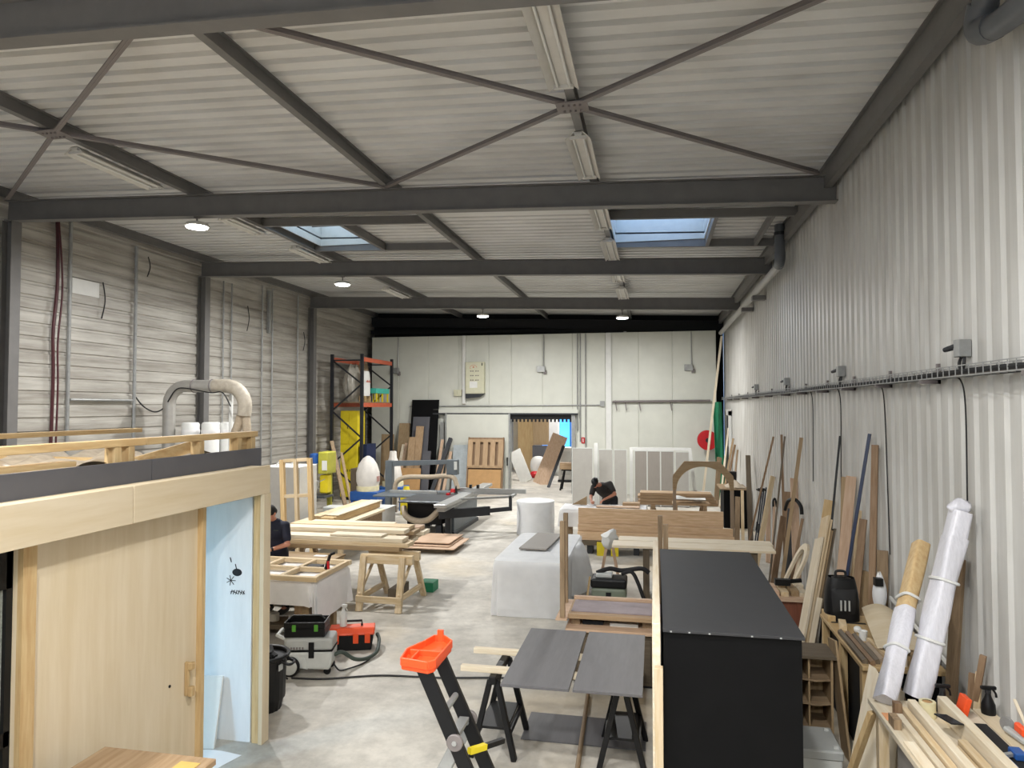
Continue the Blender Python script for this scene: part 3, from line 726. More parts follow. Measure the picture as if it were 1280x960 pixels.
# ================================================================== boards leaning on the far partition, left of the sliding door
def slab(name,label,cat,xc,w,h,yb,yt,th,m,tilt=0,group=None,z0=0):
    mb = MB().bar((xc,yb,z0),(xc+tilt,yt,z0+h),w,th,up=(0,1,0)); return single(name,mb,m,label,cat,group)
slab('black_board','tall black panel, tallest board leaning on the far partition','board',-8.62,1.08,3.45,25.3,25.9,.03,m_black)
slab('grey_board','dark grey board leaning in front of the tallest black panel','board',-8.72,.66,2.8,25.12,25.72,.03,m_dgrey)
slab('brown_board','wide brown board leaning left of the black panel','board',-9.45,.44,2.55,25.32,25.88,.03,W('mdf','Z'),.0)
slab('oak_board','oak board standing in front of dark grey board','board',-8.72,.3,2.45,24.85,25.4,.03,W('oak','Z'),.05)
slab('oak_board','shorter oak board left of the oak board by grey board','board',-8.93,.26,2.05,24.75,25.2,.03,W('oak','Z'),.03)
slab('slim_board','slim black box panel standing before the tall black panel','board',-8.25,.3,1.55,24.6,24.95,.05,m_dgrey)
for i,(x,h,m,lab) in enumerate(((-9.5,1.75,W('pale','Z'),'pale lath leaning first from the rack'),(-9.38,1.8,W('pink','Z'),'pinkish lath leaning second from the rack'),(-9.24,1.95,W('mdf','Z'),'brown lath leaning third from the rack'),
     (-7.95,1.95,W('pink','Z'),'pinkish lath leaning right of the tall black panel'),(-7.82,1.6,W('pink','Z'),'shorter pinkish lath right of the tall black panel'),(-7.62,1.5,W('pink','Z'),'pinkish lath leaning next to the white door jamb'))):
    slab('lath',lab,'lath',x,.11,h,24.9,25.6,.025,m,.1)
slab('dark_tube','dark grey tube roll leaning aslant near the white door jamb','tube',-7.95,.14,2.0,24.5,25.5,.14,m_sawd,.45)
slab('light_sheet','pale blue-grey sheet leaning on the sliding door','panel',-7.05,.75,1.75,25.3,25.62,.03,M('pale_blue_grey','#a3abae',.5))
slab('cardboard_sheet','cardboard piece standing low before the oak boards','cardboard',-8.75,.85,.95,24.3,24.5,.02,m_card)

# sliding door of the partition
t = T('door_1','large white sliding door pushed left of the doorway','door',(-6.5,25.8,0)); t['kind']='structure'
q = MB().box(-7.78,-5.3,25.76,25.84,.03,2.9); part('door_leaf_or_dark', q, m_back, t, bevel=.006)
for x in (-7.8,-5.34):
    q = MB().box(x,x+.06,25.74,25.86,.02,2.93); part('edge_frame', q, m_galv, t)
q = MB().box(-5.4,-5.36,25.68,25.74,1.0,1.3); part('handle', q, m_bplast, t)
q = MB().box(-8.3,-2.75,25.82,25.98,2.93,3.08); ST('trim_1', q, m_back, 'white door track cover over the doorway')
q = MB().box(-8.3,-2.75,25.78,25.83,2.89,2.95); ST('trim_2', q, m_sawd, 'dark door rail under the track cover')
q = MB().box(-5.3,-2.95,25.9,25.98,2.72,2.93)
for k in range(16): q.box(-5.25+k*.145,-5.18+k*.145,25.93,25.95,2.62,2.74)
ST('trim_3', q, m_bplast, 'dark header with rubber teeth above the doorway')
q = MB().box(-3.0,-2.86,25.86,26.1,0,2.93); ST('trim_4', q, m_galv, 'grey steel jamb right of the doorway')
q = MB().box(-8.02,-7.88,25.84,25.95,0,2.6); ST('trim_5', q, m_galv, 'grey steel jamb left of the sliding door')
# pallets leaning on sliding door
t = T('wooden_pallet','brown wooden pallet standing against the sliding door','pallet',(-6.13,25.2,0))
q = MB()
def tilt(mb, m, nm):
    o = mb.build(nm, m, t); o.rotation_euler = (math.radians(-11),0,0); return o
t.location = (-6.13,25.05,0)
tilt(MB().box(-.68,.68,.13,.145,0,2.1), W('brown','Z'), 'back_board')
for x in (-.58,-.3,.0,.28,.57): tilt(MB().box(x-.09,x+.09,0,.022,1.0,1.98), W('oak','Z'), 'slat')
for z in (1.0,1.96): tilt(MB().box(-.68,.68,.022,.1,z-.04,z+.06), W('oak','X'), 'crossbar')
for x in (-.68,.64): tilt(MB().box(x,x+.04,.02,.13,0,2.1), W('brown','Z'), 'side_board')
tilt(MB().box(-.62,.62,.02,.035,.05,.9), m_card, 'cardboard_cover')

# ================================================================== fixtures of the far partition
t = T('fuse_box','beige electrical enclosure with switches on the far partition','fuse box',(-6.64,25.9,3.6))
q = MB().box(-7.0,-6.28,25.72,25.98,3.68,4.88); part('enclosure', q, m_beige, t, bevel=.01)
q = MB().box(-6.97,-6.31,25.70,25.718,3.72,4.85); q=part('door', q, m_beige, t, bevel=.004)
s = MB()
for z in (4.53,4.36,4.19):
    for x in (-6.78,-6.70,-6.58,-6.5): s.box(x-.025,x+.025,25.69,25.70,z-.02,z+.02)
part('switch_row', s, m_steel2, q)
s = MB().box(-6.83,-6.53,25.695,25.70,3.9,4.14); part('document_pocket', s, m_white, q)
s = MB()
for k in range(7): s.bar((-6.68+.13*math.cos(k*.52),25.697,4.66+.1*math.sin(k*.52)),(-6.68+.13*math.cos(k*.52+.5),25.697,4.66+.1*math.sin(k*.52+.5)),.012,.004,up=(0,1,0))
s.box(-6.71,-6.65,25.695,25.70,4.66,4.7)
part('red_emblem', s, m_inkred, q)
s = MB().box(-6.36,-6.33,25.68,25.70,4.73,4.83); part('lock', s, m_bplast, q)
q = MB().prism([(-7.0,3.68),(-6.28,3.68),(-6.5,3.55),(-7.0,3.5)],'y',25.76,25.97); part('cable_chute', q, m_sawd, t)
single('cable_trunking', MB().box(-7.16,-7.04,25.86,25.99,3.3,5.9), m_white, 'white vertical trunking left of the fuse box','trunking',bevel=.005)
single('socket_box', MB().box(-7.5,-7.2,25.9,25.99,3.6,3.84).box(-7.46,-7.36,25.88,25.9,3.66,3.78).box(-7.34,-7.24,25.88,25.9,3.66,3.78), m_beige, 'small beige socket box left of the white trunking','socket box')
single('cover_strip', MB().box(-1.74,-1.54,25.93,25.99,0,5.9), m_white, 'white vertical cover strip right of the doorway','strip',bevel=.005)
for x,lab in ((-4.14,'grey junction box high above the doorway'),(1.21,'grey junction box high at the right end of partition'),(-9.88,'grey junction box high behind the rack')):
    t = T('junction_box',lab,'junction box',(x,25.9,4.5))
    q = MB().box(x-.15,x+.15,25.86,25.99,4.48,4.7); part('box', q, m_galv, t, bevel=.006)
    q = MB().box(x+.1,x+.2,25.9,25.99,4.4,4.55); part('socket', q, m_steel2, t)
    q = MB().cyl((x+.1,25.96,4.7),(x+.1,25.96,5.89),.02,n=6); part('conduit', q, m_galv, t)
for x,z,lab in ((-2.68,1.9,'left one of two conduits dropping beside the doorway'),(-2.48,1.65,'right one of two conduits dropping beside the doorway'),(-2.78,2.3,'short conduit nearest the doorway jamb')):
    single('conduit', MB().cyl((x,25.96,z),(x,25.96,5.89),.022,n=8), m_galv, lab,'pipe',smooth=True)
single('conduit', MB().cyl((-9.3,25.95,3.2),(-1.8,25.95,3.25),.022,n=8), m_galv, 'long horizontal conduit above the sliding door','pipe',smooth=True)
single('switch_box', MB().box(-1.95,-1.79,25.9,25.99,3.2,3.4), m_galv, 'small grey box at the end of the long conduit','switch box',bevel=.005)
t = T('wall_pipe_rail','dark pipe rail with brackets on the right of partition','pipe rail',(.2,25.9,3.3))
q = MB().cyl((-1.5,25.9,3.37),(1.95,25.9,3.4),.045,n=10); part('pipe', q, m_steel2, t, smooth=True)
for x in (-1.4,-1.05,-.55,.55):
    q = MB().bar((x,25.93,3.42),(x+.06,25.9,3.05),.04,.03,up=(0,1,0)); part('bracket', q, m_steel2, t)
fs = single('fire_sign', MB().box(-2.64,-2.52,25.97,25.99,1.84,2.06), m_red, 'small red fire sign on the partition above grey panels','sign')
part('pictogram', MB().box(-2.595,-2.565,25.962,25.969,1.88,2.02), m_white, fs)
t = T('hose_reel','round red hose reel at the right end of the partition','hose reel',(1.8,25.3,2.0))
q = MB().cyl((1.8,25.2,2.03),(1.8,25.24,2.03),.34,n=32); part('front_disc', q, m_red, t)
q = MB().cyl((1.8,25.5,2.03),(1.8,25.54,2.03),.34,n=32); part('rear_disc', q, m_red, t)
q = MB().cyl((1.8,25.24,2.03),(1.8,25.5,2.03),.27,n=24); part('coiled_hose', q, m_rubber, t, smooth=True)
q = MB().cyl((1.8,25.16,2.03),(1.8,25.2,2.03),.08,n=16); part('hub', q, m_sawd, t)
q = MB().box(1.77,1.83,25.54,25.99,1.98,2.08); part('bracket', q, m_red, t)
single('green_sheet', MB().grid(lambda u,v:(1.98+.28*u+.12*(1-v), 25.1+.05*math.sin(6*u), .0+3.35*v),6,12,.02), m_green, 'green fabric strip hanging in the far right corner','fabric')
t = T('door_2','narrow white side doorway at the far end of right wall','door',(2.45,24.9,0)); t['kind']='structure'
q = MB().box(2.40,2.49,24.2,24.35,0,3.05).box(2.40,2.49,25.3,25.45,0,3.05).box(2.40,2.49,24.2,25.45,2.9,3.1); part('door_frame', q, m_white, t)
q = MB().box(2.46,2.49,24.35,25.3,0,2.9); part('door_leaf_or_dark', q, m_void, t)  # near-black sheet, the dark of the open doorway painted in

# ---- beyond the doorway
single('wood_board', MB().box(-7.0,-5.95,35.0,35.1,0,3.6), W('pale','Z'), 'light wood wall panel in the room beyond, leftmost','panel')
single('wood_board', MB().box(-5.92,-5.72,33.6,33.7,0,3.6).box(-6.5,-5.92,33.6,33.7,0,3.6), W('timber','Z'), 'tan wood panel in the room beyond the doorway','panel')
single('wood_board', MB().box(-5.72,-4.95,33.4,33.5,1.35,3.6), W('mdf','Z'), 'reddish wood upper panel in the room beyond','panel')
single('grey_cabinet', MB().box(-5.72,-4.95,33.2,33.5,0,1.33), m_dgrey, 'dark grey cabinet below the reddish wood panel','cabinet')
single('white_column', MB().box(-4.95,-4.5,33.4,33.8,0,3.6), m_apaint, 'white column left of the blue window','column')
single('white_sheet', MB().bar((-5.35,29.6,0),(-6.0,30.2,1.25),.55,.04,up=(0,1,0)), m_white, 'white board leaning in the room beyond the doorway','board')
single('plywood_board', MB().bar((-4.6,28.6,0),(-3.85,29.2,2.0),.65,.03,up=(0,1,0)), W('pink','Z'), 'pinkish board leaning aslant in the doorway beyond','board')
single('dark_board', MB().bar((-4.12,27.6,0),(-3.62,28.5,1.6),.12,.03,up=(0,1,0)), m_sawd, 'dark narrow board leaning behind the pinkish board','board')
for c,r,m,lab in (((-5.3,32.3,.45),(.36,.3,.5),m_white,'white rubbish bag beyond the doorway'),((-4.7,31.5,.45),(.28,.28,.5),m_dblue,'dark blue rubbish bag beyond the doorway'),((-5.25,31.2,.15),(.24,.25,.17),m_red,'red bag lying beyond the doorway'),((-4.45,32.6,.5),(.33,.3,.6),m_lgrey,'pale plastic bag nearest the blue window')):
    single('rubbish_bag', MB().grid(lambda u,v:(c[0]+r[0]*math.cos(6.283*u)*math.sin(math.pi*v)**.7*(1+.1*math.sin(31*u)), c[1]+r[1]*math.sin(6.283*u)*math.sin(math.pi*v)**.7, c[2]-r[2]*math.cos(math.pi*v)*.9),24,14), m, lab,'bag',smooth=True)
t = T('white_cabinet','white low cabinet right inside the doorway beyond','cabinet',(-3.6,30,0))
q = MB().box(-4.0,-3.2,29.7,30.5,.1,1.45); part('body', q, m_white, t, bevel=.01)
q = MB().box(-4.02,-3.2,29.65,30.5,0,.1); part('plinth', q, m_sawd, t)
q = MB().box(-3.9,-3.5,29.69,29.7,.3,1.3); part('door', q, m_lgrey, t)
t = T('black_trestle','black trestle with a wooden crate top just past doorway','trestle',(-3.2,27,0))
for dx in (-.28,.28):
    for dy in (-.2,.2):
        q = MB().bar((-3.2+dx*1.2,27+dy*1.3,0),(-3.2+dx*.7,27+dy*.4,.75),.05,.05); part('leg', q, m_bplast, t)
q = MB().box(-3.5,-2.95,26.85,27.15,.74,.8); part('top', q, m_bplast, t)
single('wooden_crate', MB().box(-3.55,-2.98,26.75,27.25,.8,1.05), W('oak','X'), 'wooden crate on black trestle past the doorway','crate')
# ================================================================== helpers for the middle of the hall
def drape(x0,x1,y0,y1,zt,hem,flare=.05,seed=0,n=96,top_rows=5,rows=10):
    """cloth over a box: closed ring of n points, rows from the centre of the top to the hem"""
    mb = MB(); rr = random.Random(seed); ph=[rr.random()*6.28 for _ in range(4)]
    cx,cy=(x0+x1)/2,(y0+y1)/2; a,b=(x1-x0)/2,(y1-y0)/2
    def ring(k):
        t=2*math.pi*k/n; c,s=math.cos(t),math.sin(t); e=.08
        return math.copysign(abs(c)**e,c), math.copysign(abs(s)**e,s), t
    vs=[]
    for j in range(1,top_rows+1):
        q=j/top_rows
        for k in range(n):
            c,s,t=ring(k); vs.append((cx+a*c*q, cy+b*s*q, zt+.006*math.sin(9*q+3*t+ph[0])))
    for j in range(1,rows+1):
        q=j/rows
        for k in range(n):
            c,s,t=ring(k); h=hem(t); wv=flare*q*(.5+.5*math.sin(11*t+ph[1])+.35*math.sin(23*t+ph[2]))
            m=1+0*q
            vs.append((cx+c*(a+.02+wv), cy+s*(b+.02+wv), zt-.01-(zt-h)*q**1.05))
    R=top_rows+rows; fs=[tuple(range(n))]
    for j in range(R-1):
        for k in range(n): fs.append((j*n+k,j*n+(k+1)%n,(j+1)*n+(k+1)%n,(j+1)*n+k))
    return mb.add(vs,fs)
def table(t, x0,x1,y0,y1,h,m_top,m_leg,th=.04,leg=.07,nm='tabletop'):
    q=MB().box(x0,x1,y0,y1,h-th,h); part(nm,q,m_top,t,bevel=.003)
    for x in (x0+.06,x1-.06-leg):
        for y in (y0+.06,y1-.06-leg):
            q=MB().box(x,x+leg,y,y+leg,0,h-th); part('leg',q,m_leg,t)
def plank(name,label,x0,x1,y0,y1,z0,z1,kind,ax,cat='plank',group=None,bev=.003):
    return single(name,MB().box(x0,x1,y0,y1,z0,z1),W(kind,ax),label,cat,group,bevel=bev)

# ---- white cabinet and lattice window frame at the left wall
t=T('white_cupboard','white cupboard standing behind the upright lattice frame','cupboard',(-8.15,14.6,0))
q=MB().box(-8.6,-7.7,14.4,15.2,.05,1.86); part('body',q,m_white,t,bevel=.008)
for a,b in ((-8.59,-8.155),(-8.145,-7.71)):
    q=MB().box(a,b,14.375,14.398,.1,1.84); part('door',q,m_greyp,t,bevel=.004)
q=MB().box(-8.58,-7.72,14.42,15.18,0,.05); part('plinth',q,m_sawd,t)
q=MB().tube(arc((-8.3,14.6,1.86),.08,0,180,8),.015,6); part('lifting_eye',q,m_white,t,smooth=True)
q=MB().tube(arc((-7.95,14.6,1.86),.08,0,180,8),.015,6); part('lifting_eye',q,m_white,t,smooth=True)
t=T('window_lattice','upright pine lattice window frame of six panes','window frame',(-7.02,13.1,0))
t.rotation_euler=(math.radians(-3),math.radians(-4),0)
for x,w,nm in ((-.34,.09,'stile'),(-.03,.07,'mullion'),(.27,.09,'stile')):
    q=MB().box(x,x+w,-.045,.045,0,2.14); q.build(nm,W('timber' if nm=='stile' else 'pine','Z'),t,bevel=.004)
for z in (2.08,1.36,.68,.02):
    for a,b in ((-.25,-.03),(.04,.27)):
        q=MB().box(a,b,-.035,.035,z,z+.07); q.build('rail',W('pine','X'),t,bevel=.003)

# ---- yellow drill press and odd boxes by the rack
t=T('drill_press','yellow-green pillar drill with blue motor before the rack','drill press',(-8.5,17.2,0))
q=MB().box(-8.75,-8.2,16.95,17.5,0,.08); part('base',q,m_sawd,t,bevel=.01)
q=MB().cyl((-8.4,17.3,.08),(-8.4,17.3,1.9),.07,n=16); part('column',q,m_ygreen,t,smooth=True)
q=MB().box(-8.54,-8.26,16.9,17.4,1.45,2.02); part('head',q,m_ygreen,t,bevel=.03,seg=2)
q=MB().box(-8.52,-8.3,16.95,17.22,.95,1.42); part('feed_housing',q,m_yellow,t,bevel=.03)
q=MB().lathe([(.0,0),(.12,.0),(.13,.1),(.12,.24),(.05,.26),(.0,.26)],(-8.68,17.0,1.72),n=20); part('motor',q,m_blue,t,smooth=True)
q=MB().cyl((-8.66,16.95,1.1),(-8.66,16.95,1.62),.035,.05,n=12); part('spindle',q,m_bplast,t,smooth=True)
q=MB().box(-8.85,-8.3,16.8,17.35,.84,.9); part('table',q,m_cast,t,bevel=.006)
for k in range(3):
    a=k*2.09+.4; q=MB().cyl((-8.5,16.88,1.25),(-8.5+.2*math.cos(a),16.84,1.25+.2*math.sin(a)),.012,n=6); part('feed_lever',q,m_alu,t)
q=MB().box(-8.42,-8.28,16.89,16.9,1.55,1.8); part('label_plate',q,m_white,t)
single('grey_tub',MB().box(-8.05,-7.6,16.2,16.6,.0,.72),m_lgrey,'pale grey bin standing below the yellow drill','bin',bevel=.02)
single('grey_chest',MB().box(-8.6,-8.15,15.7,16.1,0,.8),m_grey,'grey chest between the lattice frame and yellow drill','chest',bevel=.015)
single('leaning_plank',MB().bar((-8.95,19.6,0),(-9.85,20.4,2.12),.11,.06),W('old','Z'),'old plank leaning in front of the yellow cabinet','plank')
single('leaning_plank',MB().bar((-8.85,19.8,0),(-9.62,20.6,1.75),.08,.05),W('mdf','Z'),'shorter plank leaning before the yellow cabinet','plank')
single('dark_cabinet',MB().box(-9.35,-8.85,20.7,21.3,0,1.25),W('bronze','Z'),'dark narrow cabinet between rack and first dust sack','cabinet',bevel=.006)
# dust collector sacks
for i,(x,y,lab) in enumerate(((-8.3,19.6,'dust collector with a plump white sack on blue stand, nearer one'),(-8.02,20.9,'dust collector with a slack white sack, farther one'))):
    t=T('dust_collector',lab,'dust collector',(x,y,0),0,'dust collectors by the panel saw')
    q=MB().lathe([(.0,.86),(.3,.86),(.335,1.0),(.33,1.25),(.27,1.5),(.15,1.66),(.04,1.74),(.0,1.74)] if not i else [(.0,.86),(.24,.86),(.28,1.0),(.22,1.35),(.12,1.6),(.1,1.8),(.0,1.8)],(x,y,0),n=24)
    for k,p in enumerate(q.v): q.v[k]=V((x+(p.x-x)*(1+.05*math.sin(9*math.atan2(p.y-y,p.x-x)+5*p.z)), y+(p.y-y)*(1+.05*math.sin(7*math.atan2(p.y-y,p.x-x))), p.z))
    part('filter_sack',q,M('sack_cloth_%d'%i,'#d2cdc6',.8,var=.06),t,smooth=True)
    q=MB().cyl((x,y,.72),(x,y,.86),.33,n=28); part('drum_ring',q,m_cream,t,smooth=True)
    q=MB().box(x-.42,x+.42,y-.35,y+.35,.45,.72); part('housing',q,m_blue,t,bevel=.02)
    for a in (-.36,.36):
        for b in (-.3,.3):
            q=MB().box(x+a-.03,x+a+.03,y+b-.03,y+b+.03,0,.45); part('leg',q,m_blue,t)
    if not i:
        q=MB().box(x+.29,x+.345,y-.1,y+.06,1.0,1.15); part('red_patch',q,M('faded_red_label','#a88078',.8),t)
single('yellow_canister',MB().lathe([(.0,0),(.17,0),(.18,.1),(.18,.62),(.09,.75),(.08,.82),(.0,.82)],(-7.25,20.0,0),n=20),m_yellow,'yellow canister behind the overarm of the panel saw','canister',smooth=True)

# ---- sliding panel saw
t=T('panel_saw','large grey sliding panel saw with overarm guard','panel saw',(-5.6,17.4,0))
q=MB().box(-6.05,-5.15,16.75,18.3,.28,.86); part('body',q,m_bplast,t,bevel=.01)
q=MB().box(-6.05,-5.9,16.7,16.85,0,.28).box(-5.3,-5.15,16.7,16.85,0,.28).box(-6.05,-5.9,18.15,18.3,0,.28).box(-5.3,-5.15,18.15,18.3,0,.28)
part('feet',q,m_sawd,t)
q=MB().box(-6.12,-5.08,16.3,18.0,.86,.905); part('cast_table',q,m_cast,t,bevel=.006)
q=MB().box(-7.15,-6.13,17.2,18.5,.865,.905).box(-6.13,-5.4,18.02,18.6,.865,.905); part('extension_table',q,m_saw,t,bevel=.006)
q=MB().box(-6.9,-5.6,17.75,17.83,.905,.98); part('rip_fence',q,m_alu,t,bevel=.004)
q=MB().box(-5.04,-4.74,15.75,20.5,.84,.92); part('sliding_carriage',q,m_alu,t,bevel=.008)
q=MB().box(-5.0,-4.8,15.85,20.3,.74,.84); part('carriage_beam',q,m_galv,t,bevel=.006)
q=MB().box(-5.06,-4.88,16.9,19.2,.1,.74); part('carriage_cabinet',q,m_saw,t,bevel=.008)
q=MB().box(-5.08,-4.86,16.85,19.3,0,.1); part('base_rail',q,m_sawd,t,bevel=.01)
q=MB().box(-5.06,-4.92,16.72,16.86,0,.62); part('support_leg',q,m_sawd,t)
q=MB().bar((-5.1,16.35,.6),(-4.05,17.2,.6),.1,.22); part('outrigger_arm',q,m_sawd,t,bevel=.008)
q=MB().bar((-4.05,17.2,.6),(-3.6,17.65,.6),.07,.1); part('outrigger_extension',q,m_sawd,t)
q=MB().box(-3.64,-3.57,17.6,17.68,.55,.92); part('outrigger_post',q,m_sawd,t)
q=MB().bar((-4.7,16.95,.9),(-3.55,17.7,.9),.08,.05).bar((-4.7,18.2,.9),(-3.6,18.2,.9),.08,.05).bar((-3.6,17.6,.9),(-3.6,18.25,.9),.08,.05); part('outrigger_table',q,m_galv,t)
q=MB().bar((-5.25,18.25,.98),(-3.3,18.15,.98),.07,.11); part('cross_cut_fence',q,m_alu,t,bevel=.004)
for x in (-4.8,-4.6):
    q=MB().box(x-.03,x+.03,18.15,18.25,1.03,1.12); part('stop_block',q,m_bplast,t)
q=MB().box(-5.3,-5.22,17.6,17.75,.905,.95).lathe([(.0,0),(.08,0),(.06,.08),(.0,.1)],(-5.2,17.9,.95),n=12); part('clamp_shoe',q,m_red,t)
q=MB().box(-7.3,-7.1,18.42,18.62,0,1.7); part('overarm_post',q,m_saw,t,bevel=.01)
q=MB().bar((-7.1,18.5,1.62),(-5.4,18.4,1.7),.1,.15,h1=.11); part('overarm',q,m_saw,t,bevel=.006)
q=MB().box(-5.5,-5.2,18.28,18.5,1.36,1.76); part('guard_head',q,m_saw,t,bevel=.01)
q=MB().box(-5.28,-5.2,18.26,18.28,1.5,1.72); part('control_plate',q,m_lgrey,t)
q=MB().tube(smoothpath([(-7.0,18.4,.3),(-7.0,18.4,.95),(-6.9,18.4,1.17),(-6.6,18.4,1.27),(-6.0,18.4,1.28),(-5.55,18.35,1.32),(-5.3,18.3,1.28),(-5.2,18.25,1.1),(-5.15,18.2,.98)]),.065,12); part('dust_hose',q,m_hose,t,smooth=True)
q=MB().tube(smoothpath([(-6.12,16.7,.7),(-6.0,16.55,.5),(-5.7,16.5,.4),(-5.4,16.5,.45),(-5.2,16.6,.65)]),.075,10); part('lower_hose',q,m_hose,t,smooth=True)
q=MB().cyl((-5.12,17.9,.92),(-5.12,17.92,1.12),.05,.01,n=10); part('blade_guard',q,m_bplast,t)
# white cube cabinet before the saw
t=T('white_pedestal','small white cupboard in front of the panel saw table','cupboard',(-6.45,16,0))
q=MB().box(-6.95,-6.3,15.75,16.6,.02,.74); part('body',q,m_white,t,bevel=.006)
q=MB().box(-6.97,-6.28,15.73,16.62,.74,.76); part('top',q,m_lgrey,t)
q=MB().box(-6.93,-6.32,15.735,15.75,.05,.72); part('door',q,m_greyp,t,bevel=.003)
# bench with heavy beams
t=T('assembly_bench','low wooden bench carrying heavy beams behind lumber pile','bench',(-6.7,15,0))
table(t,-7.35,-6.2,13.4,15.65,.8,W('ply','Y'),W('pine','Z'),.05,.09)
q=MB().box(-7.3,-6.25,13.45,13.5,.55,.75).box(-6.3,-6.25,13.5,15.6,.55,.75); part('apron',q,W('old','X'),t)
plank('timber_beam','thick pine beam lying lengthwise on the low bench, upper',-6.98,-6.75,13.5,16.1,.802,.94,'pine','Y','beam')
plank('timber_beam','thick pine beam beside the upper beam on low bench',-6.72,-6.42,13.4,15.9,.802,.93,'timber','Y','beam')
plank('thin_board','pale thin board lying on the two bench beams',-6.7,-6.4,13.6,16.0,.942,.96,'pale','Y','board')

# ---- lumber pile
L=[(-6.5,-4.05,11.9,12.25,'pine'),(-6.3,-4.1,11.5,11.88,'pale'),(-6.6,-4.15,11.15,11.48,'pine'),(-6.4,-4.0,10.8,11.13,'pink')]
names=['rear','second from rear','third from rear','front']
lev=['bottom','second','third','top']
for k in range(4):
    for i,(x0,x1,y0,y1,kd) in enumerate(L):
        if k==3 and i in (0,3): continue
        s=.06*((k*3+i*2)%5)-.1
        plank('lumber_plank','%s row plank in the %s layer of the lumber pile'%(names[i],lev[k]),x0+s,x1+s*.8,y0+.01*k,y1-.012*k,.86+.07*k,.925+.07*k,['pine','pale','pink','mdf'][(k+i)%4],'X',group='planks of the lumber pile')
plank('pale_board','wide pale board on top of the lumber pile, front right',-5.25,-4.35,10.84,11.1,1.072,1.1,'pale','X','board')
plank('pale_board','narrow pale board at the rear top of the lumber pile',-6.2,-4.6,11.92,12.2,1.072,1.1,'pale','X','board')
t=T('lumber_trestle','wide low trestle under the left end of lumber pile','trestle',(-6.2,11.6,0))
q=MB().box(-6.5,-6.1,10.75,12.3,.74,.86); part('top_beam',q,W('old','Y'),t)
for y in (10.85,12.15):
    for dx in (-.2,.2):
        q=MB().bar((-6.3+dx*1.3,y,0),(-6.3+dx*.4,y,.74),.07,.07); part('leg',q,W('old','Z'),t)
# near plywood cabinet in front of pile
t=T('plywood_cabinet','low plywood cabinet between the lumber pile and worker','cabinet',(-5.6,10.5,0))
q=MB().box(-6.15,-4.98,10.4,10.72,.05,.78); part('carcass',q,W('old','X'),t)
q=MB().box(-6.2,-4.92,10.36,10.74,.78,.81); part('top',q,W('mdf','X'),t,bevel=.002)
q=MB().box(-4.985,-4.94,10.38,10.72,0,.78); part('side_post',q,W('pine','Z'),t)
single('paper_note',MB().box(-5.35,-5.15,10.46,10.56,.811,.815),m_paper,'white paper scrap on the low plywood cabinet','paper')
# sawhorse at the right end of the pile
t=T('sawhorse','pale wooden sawhorse under the right end of lumber pile','sawhorse',(-4.2,10.8,0))
q=MB().box(-4.62,-3.75,10.62,10.72,.70,.84).box(-4.62,-3.75,10.95,11.05,.70,.84); part('top_beam',q,W('pine','X'),t,bevel=.004)
for x in (-4.55,-3.9):
    q=MB().bar((x,10.42,0),(x,10.6,.82),.1,.07); part('leg',q,W('pine','Z'),t,bevel=.004)
    q=MB().bar((x+.05,11.5,0),(x+.02,11.08,.82),.09,.06); part('leg',q,W('pine','Z'),t,bevel=.004)
    q=MB().bar((x,10.5,.2),(x+.05,11.44,.2),.03,.09); part('side_rail',q,W('pine','Y'),t,bevel=.003)
    q=MB().bar((x,10.44,.25),(x-.02,11.1,.7),.03,.06); part('diagonal',q,W('pine','Y'),t)
q=MB().box(-4.6,-3.85,10.4,10.44,.14,.24); part('front_rail',q,W('pine','X'),t,bevel=.003)
single('offcut_block',MB().box(-4.3,-4.15,11.0,11.6,0,.2),W('bronze','Y'),'dark offcut block on the floor under the sawhorse','block')
single('green_box',MB().box(-4.0,-3.75,11.7,12.0,0,.16),m_green,'small green box on the floor behind the sawhorse','box')
# plywood sheets on the floor
for i,(x0,x1,y0,y1,z,lab) in enumerate(((-5.4,-4.25,14.7,16.0,.12,'lowest pinkish plywood sheet of the floor stack'),(-5.45,-4.4,14.85,16.0,.15,'middle pinkish plywood sheet of the floor stack'),(-5.5,-4.42,14.95,16.05,.2,'topmost pinkish plywood sheet of the floor stack'))):
    mb=MB().grid(lambda u,v:(x0+(x1-x0)*u,y0+(y1-y0)*v,z+.005-(.0*(u**3)*(1-v) if i==0 else 0)),8,8,.02)
    single('plywood_sheet',mb,W('pink','X'),lab,'plywood','plywood sheets in the floor stack')
t=T('low_pallet','dark low pallet under the plywood floor stack','pallet',(-4.9,15.3,0))
for y in (14.9,15.4,15.9):
    q=MB().box(-5.45,-4.5,y-.05,y+.05,0,.095); part('bearer',q,W('bronze','X'),t)

# ---- worker's table with white sheet and window frame
t=T('work_table','table under a white sheet in front of the worker','table',(-5.2,9.3,0))
table(t,-5.95,-4.5,8.75,9.72,.86,W('mdf','X'),W('mdf','Z'),.04,.1)
q=MB().box(-4.85,-4.62,8.95,9.0,0,.82); part('side_panel',q,W('oak','Z'),t)
def hem1(a):
    c,s=math.cos(a),math.sin(a)
    return .57 if s<-.3 and c<.55 else (.36 if c>0 else .6)
q=drape(-5.95,-4.42,8.68,9.75,.875,hem1,.045,3)
single('white_sheet',q,m_sheet,'white protective sheet draped over the worker table','sheet',smooth=True)
t=T('glazing_lattice','pale wooden window frame of six panes lying on sheet','window frame',(-5.2,9.25,.89))
x0,x1,y0,y1=-5.95,-4.36,8.62,9.72
for a,b,ax in (((x0,y0),(x1,y0+.07),'X'),((x0,y1-.07),(x1,y1),'X'),((x0,9.14),(x1-.07,9.2),'X')):
    q=MB().box(a[0],b[0],a[1],b[1],.89,.955); part('rail',q,W('pine',ax),t,bevel=.004)
